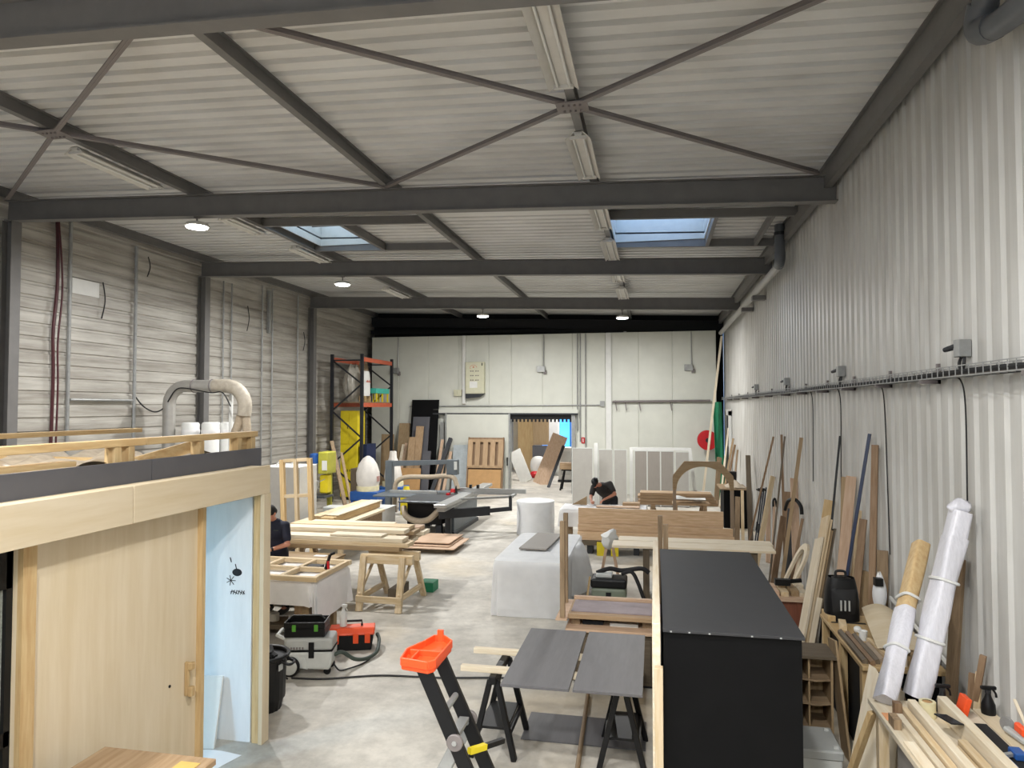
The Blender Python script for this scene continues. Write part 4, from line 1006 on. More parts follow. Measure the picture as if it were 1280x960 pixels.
for x in (x0,-5.45,-4.93,x1-.07):
    q=MB().box(x,x+.055,y0+.07,y1-.07,.89,.955); part('stile',q,W('pine','Y'),t,bevel=.004)
t=T('clamp','small black and red clamp on the window frame corner','clamp',(-4.45,9.3,.955))
q=MB().bar((-4.47,9.1,.95),(-4.43,9.16,1.14),.03,.03).bar((-4.43,9.16,1.14),(-4.38,9.2,1.16),.03,.03); part('bar',q,m_bplast,t)
q=MB().bar((-4.42,9.1,.88),(-4.44,9.12,1.06),.025,.03); part('handle',q,m_red,t)
single('dark_tool',MB().box(-4.86,-4.66,9.3,9.45,.895,.935),m_bplast,'dark tool lying inside the window frame panes','tool')
single('low_shelf',MB().box(-5.6,-4.75,9.1,9.55,.08,.14).box(-5.6,-5.5,9.1,9.5,0,.08).box(-4.9,-4.8,9.1,9.5,0,.08),W('bronze','X'),'dark low shelf board on the floor under worker table','board')
for i,x in enumerate((-5.35,-5.05)):
    single('white_tin',MB().cyl((x,9.3,.14),(x,9.3,.24),.07,n=14),m_white,['white tin under the worker table, left of two','white tin under the worker table, right of two'][i],'tin')

# ---- dust extractor vacuum with tool case, spray bottle, toolbox
t=T('shop_vacuum','grey wheeled shop vacuum beside the white draped table','vacuum',(-4.12,7.98,0),math.radians(14)); t.scale=(.93,.93,.93)
q=MB().prism([(-.27,.09),(.29,.06),(.32,.16),(.33,.3),(-.28,.3),(-.3,.16)],'y',-.17,.17); q.build('tank',m_lgrey,t,bevel=.025,seg=2)
q=MB().box(-.29,.33,-.175,.175,.31,.47); q.build('motor_housing',m_grey,t,bevel=.035,seg=2)
q=MB().box(-.292,.332,-.177,.177,.3,.312); q.build('seam',m_bplast,t)
for s in (-1,1):
    q=MB().cyl((-.2,s*.175,.12),(-.2,s*.215,.12),.125,n=28); w=q.build('wheel',m_bplast,t,bevel=.008)
    q=MB().cyl((-.2,s*.215,.12),(-.2,s*.222,.12),.095,n=28); q.build('wheel_cover',m_lgrey,w)
    q=MB().cyl((.26,s*.13-.015,.045),(.26,s*.13+.015,.045),.045,n=16); q.build('caster',m_bplast,t)
    q=MB().prism([(-.36,.3),(-.3,.3),(-.02,.22),(.02,.08),(-.03,.09),(-.1,.22),(-.25,.27)],'y',s*.172-.008,s*.172+.008); q.build('wheel_arch',m_lgrey,t)
q=MB().box(.03,.1,-.186,-.17,.22,.42); q.build('latch',m_bplast,t,bevel=.004)
q=MB()
for k in range(5): q.box(-.2+.036*k,-.178+.036*k,-.181,-.17,.33,.36)
q.build('vent',m_steel2,t)
q=MB().bar((-.38,-.12,.5),(-.28,-.12,.45),.04,.04).bar((-.38,.12,.5),(-.28,.12,.45),.04,.04).bar((-.38,-.14,.5),(-.38,.14,.5),.04,.04); q.build('push_handle',m_lgrey,t,bevel=.008)
q=MB().tube(smoothpath([(.32,0,.2),(.42,.03,.22),(.56,.12,.1),(.69,.3,.04),(.79,.5,.05),(.8,.68,.1),(.78,.85,.13),(.74,.95,.16)]),.026,10); q.build('hose',m_ghose,t,smooth=True)
q=MB().tube(smoothpath([(.32,-.06,.12),(.4,-.06,.02),(.52,.02,.015),(.64,.15,.015),(.72,.3,.02),(.75,.45,.02)]),.01,6); q.build('cable',m_cord,t,smooth=True)
q=MB().tube(smoothpath([(-.3,-.1,.3),(-.38,-.12,.15),(-.34,-.16,.03),(-.28,-.22,.02),(-.2,-.3,.012)]),.012,6); q.build('cable',m_cord,t,smooth=True)
t=T('tool_case','black tool case with green latches on the vacuum','tool case',(-4.15,7.98,.4395),math.radians(14)); t.scale=(.93,.93,.93)
q=MB().box(-.26,.26,-.165,.165,0,.12); q.build('body',m_bplast,t,bevel=.015)
q=MB().box(-.26,.26,-.165,-.15,.12,.19).box(-.26,.26,.15,.165,.12,.19).box(-.26,-.245,-.15,.15,.12,.19).box(.245,.26,-.15,.15,.12,.19); q.build('rim',m_bplast,t)
for x in (-.13,.15):
    q=MB().box(x-.025,x+.025,-.178,-.165,.08,.165); q.build('latch',m_lgreen,t,bevel=.004)
q=MB().tube([(-.22,0,.19),(-.18,0,.235),(.18,0,.235),(.22,0,.19)],.016,8); q.build('carry_handle',m_bplast,t,smooth=True)
q=MB().box(-.272,-.26,-.08,.05,.05,.12); q.build('label_plate',m_lgrey,t)
t=T('toolbox','orange and black plastic toolbox on the floor by vacuum','toolbox',(-3.95,8.85,0),math.radians(20))
q=MB().prism([(-.25,0),(.25,0),(.28,.2),(-.28,.2)],'y',-.14,.14); q.build('body',m_bplast,t,bevel=.012)
q=MB().prism([(-.15,.2),(.15,.2),(.15,.22),(.1,.285),(-.1,.285),(-.15,.22)],'x',-.29,.29); q.build('lid',m_orange,t,bevel=.012,recalc=True)
for x in (-.2,.05,.2):
    q=MB().box(x-.035,x+.035,-.165,-.145,.1,.23); q.build('latch',m_orange,t,bevel=.005)
q=MB().tube([(-.12,0,.28),(-.12,0,.35),(.12,0,.35),(.12,0,.28)],.016,8); q.build('carry_handle',m_bplast,t,smooth=True)
t=T('spray_bottle','white translucent spray bottle standing on the orange toolbox','spray bottle',(-4.06,8.8,.291))
q=MB().lathe([(.0,0),(.045,0),(.047,.02),(.047,.15),(.02,.21),(.016,.25),(.0,.25)],n=18); q.build('bottle',m_white,t,smooth=True)
q=MB().box(-.02,.05,-.014,.014,.25,.285).bar((.03,0,.25),(.055,0,.2),.014,.012); q.build('trigger_head',m_white,t,bevel=.004)
single('power_cord',MB().tube(smoothpath([(-4.2,7.7,.01),(-3.8,7.75,.01),(-3.2,7.98,.01),(-2.5,8.05,.01),(-1.7,8.2,.01),(-1.2,8.12,.01)]),.012,6),m_cord,'long black power cord across the concrete floor','cord',smooth=True)

# ---- wrapped roll, wrapped box
t=T('bubble_wrap_roll','tall white roll of bubble wrap standing on the floor','roll',(-2.95,17.6,0))
q=MB().lathe([(.47,0),(.475,.4),(.47,.83),(.4,.845),(.1,.83)],(-2.95,17.6,0),n=40); part('outer_layer',q,m_film2,t,smooth=True)
q=MB().lathe([(.0,0),(.43,0),(.43,.8),(.1,.81),(.1,.7),(.0,.7)],(-2.95,17.6,0),n=40); part('core',q,M('roll_white','#cfd1d0',.6,var=.06,scale=20),t,smooth=True)
q=MB().grid(lambda u,v:(-3.43+.08*math.sin(3*v)+.3*u*0+.05*u, 17.55-.35*u, .02+.8*v),6,10); part('loose_end',q,m_film2,t,smooth=True)
t=T('packing_table','table shrouded in the white plastic film','table',(-1.9,11.8,0))
table(t,-2.4,-1.38,10.7,13.0,.82,m_lgrey,m_steel2,.05,.08)
q=MB().box(-2.25,-2.2,10.9,12.8,.15,.7).box(-1.65,-1.6,10.9,12.8,.15,.7); part('stretcher_panel',q,m_greyp2,t)
q=drape(-2.44,-1.34,10.64,13.05,.835,lambda a:.015,.03,8,n=120)
single('plastic_film',q,m_film,'white translucent plastic film draped to the floor over table','plastic film',smooth=True)
single('plastic_film',MB().grid(lambda u,v:(-1.33+.3*v*math.sin(math.pi*u)+.02, 11.3+1.6*u, .86-.7*v+.22*math.sin(math.pi*v)*math.sin(math.pi*u)),16,12),m_film,'billowing flap of white film at table right side','plastic film',smooth=True)
t=single('brown_board',MB().box(-.23,.23,-.72,.72,0,.025),m_greyp2,'grey-brown board lying on the film covered table','board'); t.location=(-1.93,12.15,.852); t.rotation_euler=(0,0,math.radians(-3))
# ---- back worker's table
t=T('long_table','long table under plastic film in front of the kneading worker'.replace('kneading','bending'),'table',(-1.2,16.7,0))
table(t,-2.1,-.25,16.25,17.15,.82,W('mdf','X'),W('old','Z'),.04,.09)
single('plastic_film',drape(-2.15,-.2,16.2,17.2,.835,lambda a:.45 if math.cos(a)<.4 else .6,.03,12),m_film,'plastic film covering the table of the bending worker','plastic film',smooth=True)
plank('oak_strip','oak strip lying before the bending worker on film',-1.35,-.35,16.55,16.8,.846,.87,'pink','X','strip')
single('wooden_offcut',MB().prism([(-1.95,.846),(-1.6,.846),(-1.6,1.05)],'y',16.95,17.0),W('mdf','X'),'triangular board offcut left of the bending worker','offcut')
single('brown_tray',MB().box(-.75,-.35,16.9,17.15,.846,.92),W('oak','X'),'brown wooden box right of the bending worker','box')
# ---- oak panels on edge
for i,(x1,y,z0,z1,lab) in enumerate(((1.42,15.66,.3,.96,'large oak panel standing on edge, rear of the three'),(1.6,15.56,.3,.62,'middle oak panel standing on edge before largest'),(1.62,15.46,.3,.47,'lowest oak panel standing on edge, front of the three'))):
    plank('oak_plank',lab,-1.66,x1,y-.06,y,z0,z1,'panel','X','panel','oak panels standing on edge')
t=T('low_dolly','low dark trolley carrying the oak panels on edge','trolley',(0,15.6,0))
q=MB().box(-1.6,1.55,15.35,15.95,.2,.298); part('deck',q,W('bronze','X'),t)
for x in (-1.4,-.4,.6,1.4):
    q=MB().box(x-.06,x+.06,15.45,15.9,0,.2); part('bearer',q,m_sawd,t)
for i,(x,lab) in enumerate(((-1.15,'yellow block under the left end of oak panels'),(-.85,'second yellow block under the oak panels'))):
    single('yellow_block',MB().box(x-.08,x+.08,15.26,15.34,.0,.28),m_yellow,lab,'block')
# ---- grey doors
for i,(x0,x1,y,h,m,lab) in enumerate(((-2.62,-1.98,22.9,1.83,m_greyp,'widest grey door leaf standing first from the doorway'),(-1.78,-1.35,23.1,1.78,m_greyp,'grey door leaf second from the doorway'),(-1.28,-.9,23.1,1.78,m_greyp,'grey door leaf third from the doorway'),
    (-.62,-.26,23.0,1.76,m_greyp2,'taupe panel first of four standing side by side'),(-.22,.16,23.0,1.76,m_greyp2,'taupe panel second of four standing side by side'),(.2,.58,23.0,1.76,m_greyp2,'taupe panel third of four standing side by side'),(.66,1.05,23.0,1.74,m_greyp,'taupe panel fourth of four, nearest the white frame'))):
    t=T('door_slab',lab,'panel',((x0+x1)/2,y,0),0,'grey door panels standing upright')
    q=MB().box(x0,x1,y,y+.04,0.02,h); part('leaf',q,m,t,bevel=.003)
    q=MB().box(x0-.015,x0,y-.005,y+.045,0.02,h).box(x1,x1+.015,y-.005,y+.045,0.02,h).box(x0-.015,x1+.015,y-.005,y+.045,h,h+.025); part('edging',q,m_lgrey,t)
    q=MB().box(x0,x1,y+.05,y+.5,0,.02); part('foot',q,m_sawd,t)
single('white_upright',MB().box(-1.94,-1.82,23.15,23.25,0,2.0),m_white,'white post between the widest and second grey doors','post')
t=T('white_doorway','white door frame leaning at the right of taupe panels','frame',(1.1,23.5,0))
q=MB().bar((-.75,23.35,1.82),(1.15,23.35,1.82),.07,.09); part('head_rail',q,m_white,t)
for a,b in ((-.75,-.75),(1.3,1.1)):
    q=MB().bar((a,23.3,0),(b,23.35,1.86),.1,.07,up=(0,1,0)); part('jamb',q,m_white,t)
q=MB().box(1.1,1.75,23.22,23.3,.42,.5); part('cross_rail',q,m_white,t)
single('long_pole',MB().bar((1.55,24.55,0),(2.27,24.97,5.6),.07,.07,up=(0,1,0)),W('pale','Z'),'very long pale timber leaning up into the far right corner','timber')
# ---- oak stack on trestles + arch
for k in range(4):
    plank('oak_beam','oak beam %s layer of the stack behind the arch'%['lowest','second','third','topmost'][k],-.42+.06*(k%2),1.5-.05*k,17.75,18.25,.78+.075*k,.85+.075*k,'oak','X','beam','oak beams stacked behind the arch')
for i,x in enumerate((-.05,1.15)):
    t=T('black_trestle',['trestle under the left end of oak beam stack','trestle under the right end of oak beam stack'][i],'trestle',(x,18,0),0)
    q=MB().box(x-.05,x+.05,17.7,18.3,.70,.78); part('top_beam',q,W('mdf','Y'),t)
    for dy in (-.22,.22):
        for dx in (-.05,.05):
            q=MB().bar((x+dx*3.5,18+dy,0),(x+dx*.5,18+dy*.8,.7),.05,.05); part('leg',q,W('mdf','Z'),t)
single('white_wrap',MB().grid(lambda u,v:(.42+.75*u, 17.1+.3*v, 1.02+.07*math.sin(5*u+2*v)*math.sin(3.1*v)),14,6,.01),m_white,'white crumpled wrapping behind the arch on a stand','wrapping',smooth=True)
single('wrap_stand',MB().box(.4,1.25,17.05,17.45,.88,.93).box(.45,.52,17.1,17.4,0,.88).box(1.12,1.19,17.1,17.4,0,.88),W('oak','X'),'small oak stand under the white crumpled wrapping','stand')
t=T('wooden_arch','brown octagonal archway frame standing behind the oak panels','arch',(1.06,16.6,0))
ap=MB(); ox=[(.40,1.58),(.70,1.93),(1.42,1.93),(1.74,1.58)]
ou=[(.40,1.45),(.40,1.62),(.66,1.95),(1.44,1.95),(1.74,1.62),(1.74,1.45)]
inn=[(1.65-.585+.585*math.cos(a)*1.0-.0, 1.33+.5*math.sin(a)) for a in [math.pi*k/14 for k in range(15)]]
poly=ou+[(x,z) for x,z in inn]
poly=ou+[(1.07+.585*math.cos(math.pi*k/14),1.30+.53*math.sin(math.pi*k/14)) for k in range(15)]
n=len(ou)
# triangulated strip between outer and inner outline
fo=[(.40,1.30),(.40,1.62),(.66,1.95),(1.44,1.95),(1.74,1.62),(1.74,1.30)]
def along(path,t):
    d=[0]
    for a,b in zip(path,path[1:]): d.append(d[-1]+math.hypot(b[0]-a[0],b[1]-a[1]))
    s=t*d[-1]
    for i in range(len(path)-1):
        if s<=d[i+1]+1e-9:
            u=(s-d[i])/(d[i+1]-d[i]); return (path[i][0]+(path[i+1][0]-path[i][0])*u, path[i][1]+(path[i+1][1]-path[i][1])*u)
    return path[-1]
vs=[];fs=[]; N=40
for k in range(N+1):
    a=along(fo,k/N); th_=math.pi*(1-k/N); b=(1.07+.585*math.cos(th_),1.30+.53*math.sin(th_))
    for y in (16.57,16.63): vs+= [(a[0],y,a[1]),(b[0],y,b[1])]
for k in range(N):
    o=k*4; p=o+4
    fs+=[(o,o+1,p+1,p),(o+2,p+2,p+3,o+3),(o,p,p+2,o+2),(o+1,o+3,p+3,p+1)]
fs+=[(0,2,3,1),(N*4,N*4+1,N*4+3,N*4+2)]
q=MB().add(vs,fs); part('arch_head',q,W('mdf','X'),t)
for a in (.40,1.665):
    q=MB().box(a,a+.075,16.57,16.63,0,1.30); part('arch_leg',q,W('plaster','Z'),t)
# ---- pine boards on a support
plank('pine_board','long pale pine board behind the black cabinet, rear of two',-.62,1.9,12.25,12.62,.88,.92,'pale','X','board')
plank('pine_board','long pale pine board behind the black cabinet, front of two',-.7,1.86,11.75,12.2,.88,.92,'pale','X','board')
t=T('board_stand','bronze brown table frame carrying the two pine boards','stand',(.5,12.2,0))
for x in (-.05,1.5):
    q=MB().box(x-.15 if x<0 else x,x-.05 if x<0 else x+.1,11.85,12.5,0,.84); part('leg_panel',q,W('bronze','Z'),t)
q=MB().box(-.2,1.6,11.85,12.5,.84,.88); part('top_frame',q,W('bronze','X'),t)
# second vacuum
t=T('shop_vacuum','dark green and black shop vacuum near the white cloth bag','vacuum',(-.72,11.35,0))
q=MB().box(-.27,.27,-.2,.2,.08,.36); q.build('tank',M('vac_green_grey','#77806f',.5),t,bevel=.04,seg=2)
q=MB().box(-.28,.28,-.21,.21,.36,.5); q.build('motor_housing',m_bplast,t,bevel=.03,seg=2)
q=MB().box(-.2,.05,-.1,.1,.5,.56); q.build('lid_grip',m_lgrey,t,bevel=.01)
q=MB().box(-.04,.04,-.215,-.2,.08,.3); q.build('latch',m_bplast,t)
for sx in (-.2,.2):
    for sy in (-.17,.17):
        q=MB().cyl((sx,sy-.02,.05),(sx,sy+.02,.05),.05,n=14); q.build('caster',m_bplast,t)
q=MB().tube(smoothpath([(.2,0,.55),(.35,-.05,.6),(.45,-.1,.45),(.55,-.15,.2),(.65,-.2,.05),(.8,-.25,.03)]),.03,10); q.build('hose',m_rubber,t,smooth=True)
q=MB().tube(smoothpath([(-.2,0,.55),(.0,.02,.62),(.2,.02,.6),(.5,-.05,.66),(.62,-.05,.6)]),.035,10); q.build('hose',m_rubber,t,smooth=True)
q=MB().bar((-.3,-.05,.5),(-.36,-.1,.05),.03,.02); q.build('strap',W('timber','Z'),t)
t=T('cloth_bag','white cloth bag hung over a small wooden easel','bag',(-.8,12.75,0))
q=MB().ball((-.8,12.75,.84),(.15,.12,.17),16)
for k,p in enumerate(q.v): q.v[k]=p+V((.02*math.sin(40*p.z),.015*math.sin(33*p.x),-.03*math.sin(20*p.x)))
part('cloth',q,m_white,t,smooth=True)
for a,b in ((-.98,-.84),(-.62,-.76)):
    q=MB().bar((a,12.75,0),(b,12.75,.78),.05,.03); part('easel_leg',q,W('pink','Z'),t)
q=MB().box(-.93,-.67,12.74,12.77,.28,.33); part('easel_rung',q,W('pink','X'),t)
# ---- upside-down console table on a bronze drawer cabinet
t=T('drawer_cabinet','bronze brown drawer cabinet behind the dark grey panels','cabinet',(-.5,8.5,0))
q=MB().box(-.97,-.02,8.2,8.95,.04,.62); part('carcass',q,W('bronze','X'),t,bevel=.004)
q=MB().box(-.8,-.06,8.18,8.2,.08,.54); d_=part('drawer',q,W('bronze','X'),t,bevel=.004)
q=MB().cyl((-.43,8.15,.36),(-.43,8.18,.36),.015,n=12); part('knob',q,m_alu,d_)
q=MB().box(-1.02,0.02,8.12,9.0,.62,.655); part('top',q,W('pink','X'),t,bevel=.003)
q=MB().box(-.93,-.04,8.25,8.9,0,.04); part('plinth',q,m_sawd,t)
for i,(x,w,lab) in enumerate(((-.92,.1,'small wooden spacer on the drawer cabinet left'),(-.1,.1,'small wooden spacer on the drawer cabinet right'))):
    single('spacer_block',MB().box(x-w/2,x+w/2,8.3,8.8,.655,.744),W('old','Y'),lab,'block')
single('white_tray',MB().box(-.52,-.2,8.3,8.45,.655,.69),m_lgrey,'pale flat tray on the drawer cabinet','tray')
single('dark_bundle',MB().box(-.84,-.6,8.32,8.5,.655,.70),m_jean,'dark folded cloth on the drawer cabinet','cloth')
t=T('console_table','upturned console table with four legs in the air','table',(-.5,8.5,.745))
q=MB().box(-1.0,.15,8.2,8.85,.746,.80); part('tabletop',q,W('oak','X'),t,bevel=.004)
q=MB().box(-.97,.07,8.3,8.78,.80,.812); part('underside',q,M('mauve_underside','#8f8285',.6),t)
q=MB().box(-1.0,.1,8.86,8.92,.745,.83).box(-1.13,-1.0,8.1,8.95,.746,.765).box(.1,.16,8.1,8.95,.746,.765); part('apron',q,W('pink','X'),t)
for x,y in ((-1.055,8.17),(-1.095,8.8),(.115,8.17),(.06,8.8)):
    q=MB().box(x-.028,x+.028,y-.03,y+.03,.765,1.87); part('leg',q,W('old','Z'),t,bevel=.003)
# ---- dark grey panels on trestles
for i,(x0,x1,lab) in enumerate(((-1.31,-.72,'left dark grey panel lying on the trestles'),(-.69,-.11,'right dark grey panel lying next to black cabinet'))):
    mb=MB().add([(x0-.0,5.97,.80),(x1,5.97,.80),(x1,7.52,.80),(x0,7.52,.80),(x0,5.97,.825),(x1,5.97,.825),(x1,7.52,.825),(x0,7.52,.825)],[(3,2,1,0),(4,5,6,7),(0,1,5,4),(1,2,6,5),(2,3,7,6),(3,0,4,7)])
    single('dark_board',mb,m_anth,lab,'panel','dark grey panels on the trestles',bevel=.002)
for i,(y,lab) in enumerate(((6.42,'pale pine batten under the panels, nearer one'),(6.9,'pale pine batten under the panels, farther one'))):
    plank('pine_batten',lab,-1.78,-.12,y-.03,y+.03,.745,.797,'pale','X','batten')
for i,(x,lab) in enumerate(((-1.46,'black plastic folding trestle beside the ladder'),(-.3,'black plastic folding trestle under right dark panel'))):
    t=T('folding_trestle',lab,'trestle',(x,6.65,0),0,'folding trestles under the dark panels')
    q=MB().box(-.035,.035,-.34,.34,.67,.745); q.build('top_beam',m_bplast,t,bevel=.008)
    for sy in (-.28,.28):
        for sx in (-1,1):
            q=MB().bar((sx*.2,sy*1.12,0),(sx*.03,sy,.7),.05,.06,up=(0,1,0)); q.build('leg',m_bplast,t,bevel=.006)
    q=MB().box(-.13,.13,-.28,.28,.25,.275); q.build('tray',m_bplast,t,bevel=.004)
    for sx in (-1,1):
        q=MB().box(sx*.145-.015,sx*.145+.015,-.3,.3,.2,.25); q.build('side_rail',m_bplast,t)
single('pale_pipe',MB().cyl((-.74,7.9,.02),(-.68,6.2,.02),.022,n=10),W('old','Y'),'pale thin rod lying on the floor under the panels','rod',smooth=True)
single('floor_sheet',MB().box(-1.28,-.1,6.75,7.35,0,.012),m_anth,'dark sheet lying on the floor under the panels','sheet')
# ---- folding ladder
t=T('step_ladder','black folding step ladder with an orange tool tray','ladder',(-1.1,4.2,0))
for y in (4.08,4.36):
    q=MB().bar((-.60,y,0),(-1.37,y,1.64),.035,.085,up=(1,0,0)); part('rail',q,m_bplast,t,bevel=.005)
    q=MB().bar((-1.78,y,0),(-1.16,y,1.2),.03,.075,up=(1,0,0)); part('rear_leg',q,m_galv,t,bevel=.004)
    q=MB().cyl((-1.165,y-.03 if y<4.2 else y+.02,1.22),(-1.165,y-.005 if y<4.2 else y+.05,1.22),.05,n=20); part('hinge',q,m_steel2,t,bevel=.004)
    q=MB().cyl((-1.165,y-.036,1.22),(-1.165,y-.03,1.22),.015,n=10); part('rivet',q,m_alu,t)
for z in (.3,.6,.92,1.24):
    x=-.60-.77*z/1.64; q=MB().box(x-.03,x+.03,4.1,4.34,z-.012,z+.012); part('rung',q,m_galv,t)
q=MB().cyl((-1.24,4.1,1.38),(-1.24,4.34,1.38),.02,n=10); part('spreader',q,m_galv,t)
q=MB().bar((-1.03,4.27,1.115),(-.95,4.42,1.09),.03,.03); part('locking_bar',q,m_bplast,t)
q=MB().bar((-1.10,4.15,1.135),(-1.03,4.27,1.115),.034,.034); part('bar_tip',q,m_yellow,t)
q=MB().prism([(-1.50,4.06),(-1.32,4.02),(-1.29,4.06),(-1.29,4.42),(-1.36,4.5),(-1.43,4.5),(-1.46,4.38),(-1.52,4.22)],'z',1.62,1.655)
o_=part('tool_tray',q,m_orange,t,bevel=.006,recalc=True)
q=MB()
out=[(-1.50,4.06),(-1.32,4.02),(-1.29,4.06),(-1.29,4.42),(-1.36,4.5),(-1.43,4.5),(-1.46,4.38),(-1.52,4.22)]
for a,b in zip(out,out[1:]+out[:1]): q.bar((a[0],a[1],1.67),(b[0],b[1],1.67),.012,.05)
q.bar((-1.5,4.22,1.67),(-1.29,4.22,1.67),.012,.04).bar((-1.44,4.05,1.67),(-1.44,4.22,1.67),.012,.04).box(-1.41,-1.37,4.49,4.51,1.65,1.73)
part('tray_rim',q,m_orange,o_,bevel=.003)
# ---- tall black cabinet
t=T('black_cabinet','large black cabinet in the right foreground','cabinet',(.5,6.3,0))
q=MB().box(.05,.935,4.93,7.6,.0,1.68); part('carcass',q,m_black,t,bevel=.003)
q=MB().box(.045,.95,4.90,7.63,1.68,1.70); part('top',q,m_btop,t,bevel=.002)
s_=MB()
for x in (.1,.22,.35,.62,.8): s_.box(x-.006,x+.006,4.897,4.905,1.683,1.692)
part('edge_chips',s_,m_grey,t)
t=T('pine_side_panel','pine board standing against the left flank of black cabinet','board',(0,6.3,0))
q=MB().box(-.025,.03,4.95,8.0,.0,1.72); part('board',q,W('pale','Y'),t,bevel=.003)
q=MB().box(-.01,.045,4.86,4.92,0,1.45); part('edge_lath',q,W('pine','Z'),t,bevel=.003)
# ================================================================== RIGHT WALL SERVICES
t=T('cable_tray','long wire cable tray with cables along the right wall','cable tray',(2.42,15,3.48))
q=MB()
for x in (2.34,2.48):
    for z in (3.44,3.52): q.bar((x,4.0,z),(x,25.9,z),.008,.008)
y=4.0
while y<25.9:
    q.box(2.34,2.48,y-.003,y+.003,3.437,3.443).box(2.337,2.343,y-.003,y+.003,3.44,3.525).box(2.477,2.483,y-.003,y+.003,3.44,3.525); y+=.12
part('wire_basket',q,m_galv,t)
for k,(x,r) in enumerate(((2.37,.022),(2.41,.02),(2.45,.022))):
    q=MB().tube([(x+.01*math.sin(yy*2.1+k),yy,3.465+.01*math.sin(yy*1.3+2*k)) for yy in [4+i*.45 for i in range(49)]],r,6)
    part('cable',q,[m_rubber,m_steel2,m_cord][k],t,smooth=True)
for y in (5.1,6.9,8.2,9.6,11,12.5,14,16,18,20,22,24):
    q=MB().box(2.33,2.495,y-.02,y+.02,3.40,3.435).box(2.47,2.495,y-.02,y+.02,3.40,3.58); part('bracket',q,m_steel2,t)
def sock(y,lab):
    t=T('socket_box',lab,'socket box',(2.45,y,3.57))
    q=MB().box(2.40,2.495,y-.055,y+.055,3.6,3.74); part('box',q,m_galv,t,bevel=.005)
    q=MB().cyl((2.42,y+.05,3.69),(2.38,y+.17,3.67),.026,.02,n=10); part('plug',q,m_sawd,t,smooth=True)
    for dy in (-.03,.03):
        q=MB().tube(smoothpath([(2.45,y+dy,3.6),(2.44,y+dy*1.6,3.55),(2.44,y+dy*.6,3.49)]),.012,6); part('cable',q,m_cord,t,smooth=True)
for y,lab in ((6.3,'grey socket box above the cable tray, nearest the camera'),(10.1,'grey socket box above the cable tray, second along'),(14.05,'grey socket box above the cable tray, third along'),(18.1,'grey socket box above the cable tray, farthest')): sock(y,lab)
for i,(y,z1,dy,lab) in enumerate(((8.42,1.6,-.1,'black cable dropping from tray beside the tall brown lath'),(10.28,1.9,.05,'black cable dropping from tray behind the black rod'),(6.36,2.3,.0,'thin cable dropping from tray beside the nearest socket box'),(12.0,2.0,.05,'black cable dropping from tray above the dark clamp'))):
    single('drop_cable',MB().tube(smoothpath([(2.46,y+.25,3.45),(2.47,y+.05,3.42),(2.485,y,3.2),(2.485,y+dy*.5,2.5),(2.485,y+dy,z1)]),.007,6),m_cord,lab,'cable',smooth=True)
# drain pipes
t=T('drain_pipe','dark grey drain pipe with elbow high on the near right wall','pipe',(2.3,5.2,5.8))
q=MB().tube(smoothpath([(2.3,3.6,5.52),(2.3,4.6,5.68),(2.3,5.2,5.78),(2.3,5.42,5.84)]),.09,14); part('pipe',q,m_pvc,t,smooth=True)
q=MB().tube(smoothpath([(2.3,5.3,5.81),(2.3,5.48,5.87),(2.3,5.52,5.95),(2.3,5.46,6.05)]),.1,14); part('elbow',q,m_pvc,t,smooth=True)
q=MB().tube([(2.3,5.44,6.03),(2.3,5.12,6.38)],.085,14); part('riser',q,m_pvc,t,smooth=True)
q=MB().box(2.28,2.32,4.45,4.5,5.6,5.75).box(2.3,2.49,4.45,4.5,5.6,5.64); part('clip',q,m_steel2,t)
t=T('drain_pipe','dark downpipe turning into a pale pipe along the right wall','pipe',(2.3,14,6.1))
q=MB().cyl((2.25,13.4,5.9),(2.25,13.4,6.5),.09,n=16); part('downpipe',q,m_pvc,t,smooth=True)
q=MB().tube(smoothpath([(2.25,13.4,6.0),(2.25,13.42,5.86),(2.26,13.6,5.8)]),.095,14); part('elbow',q,m_pvc,t,smooth=True)
q=MB().cyl((2.27,13.5,5.80),(2.3,25.6,5.78),.075,n=14); part('long_pipe',q,m_pvcl,t,smooth=True)
for y in (16.8,18.8):
    q=MB().box(2.2,2.49,y-.1,y+.1,5.62,5.72); part('bracket',q,m_steel,t)
single('pipe_collar',MB().cyl((2.25,13.4,6.3),(2.25,13.4,6.36),.1,n=16),m_sawd,'dark collar ring on the downpipe below skylight edge','collar')
single('light_fitting',MB().box(-1.1,-1.0,26.3,26.4,5.9,5.98),m_galv,'small pale fitting on the black beam above the partition','fitting')

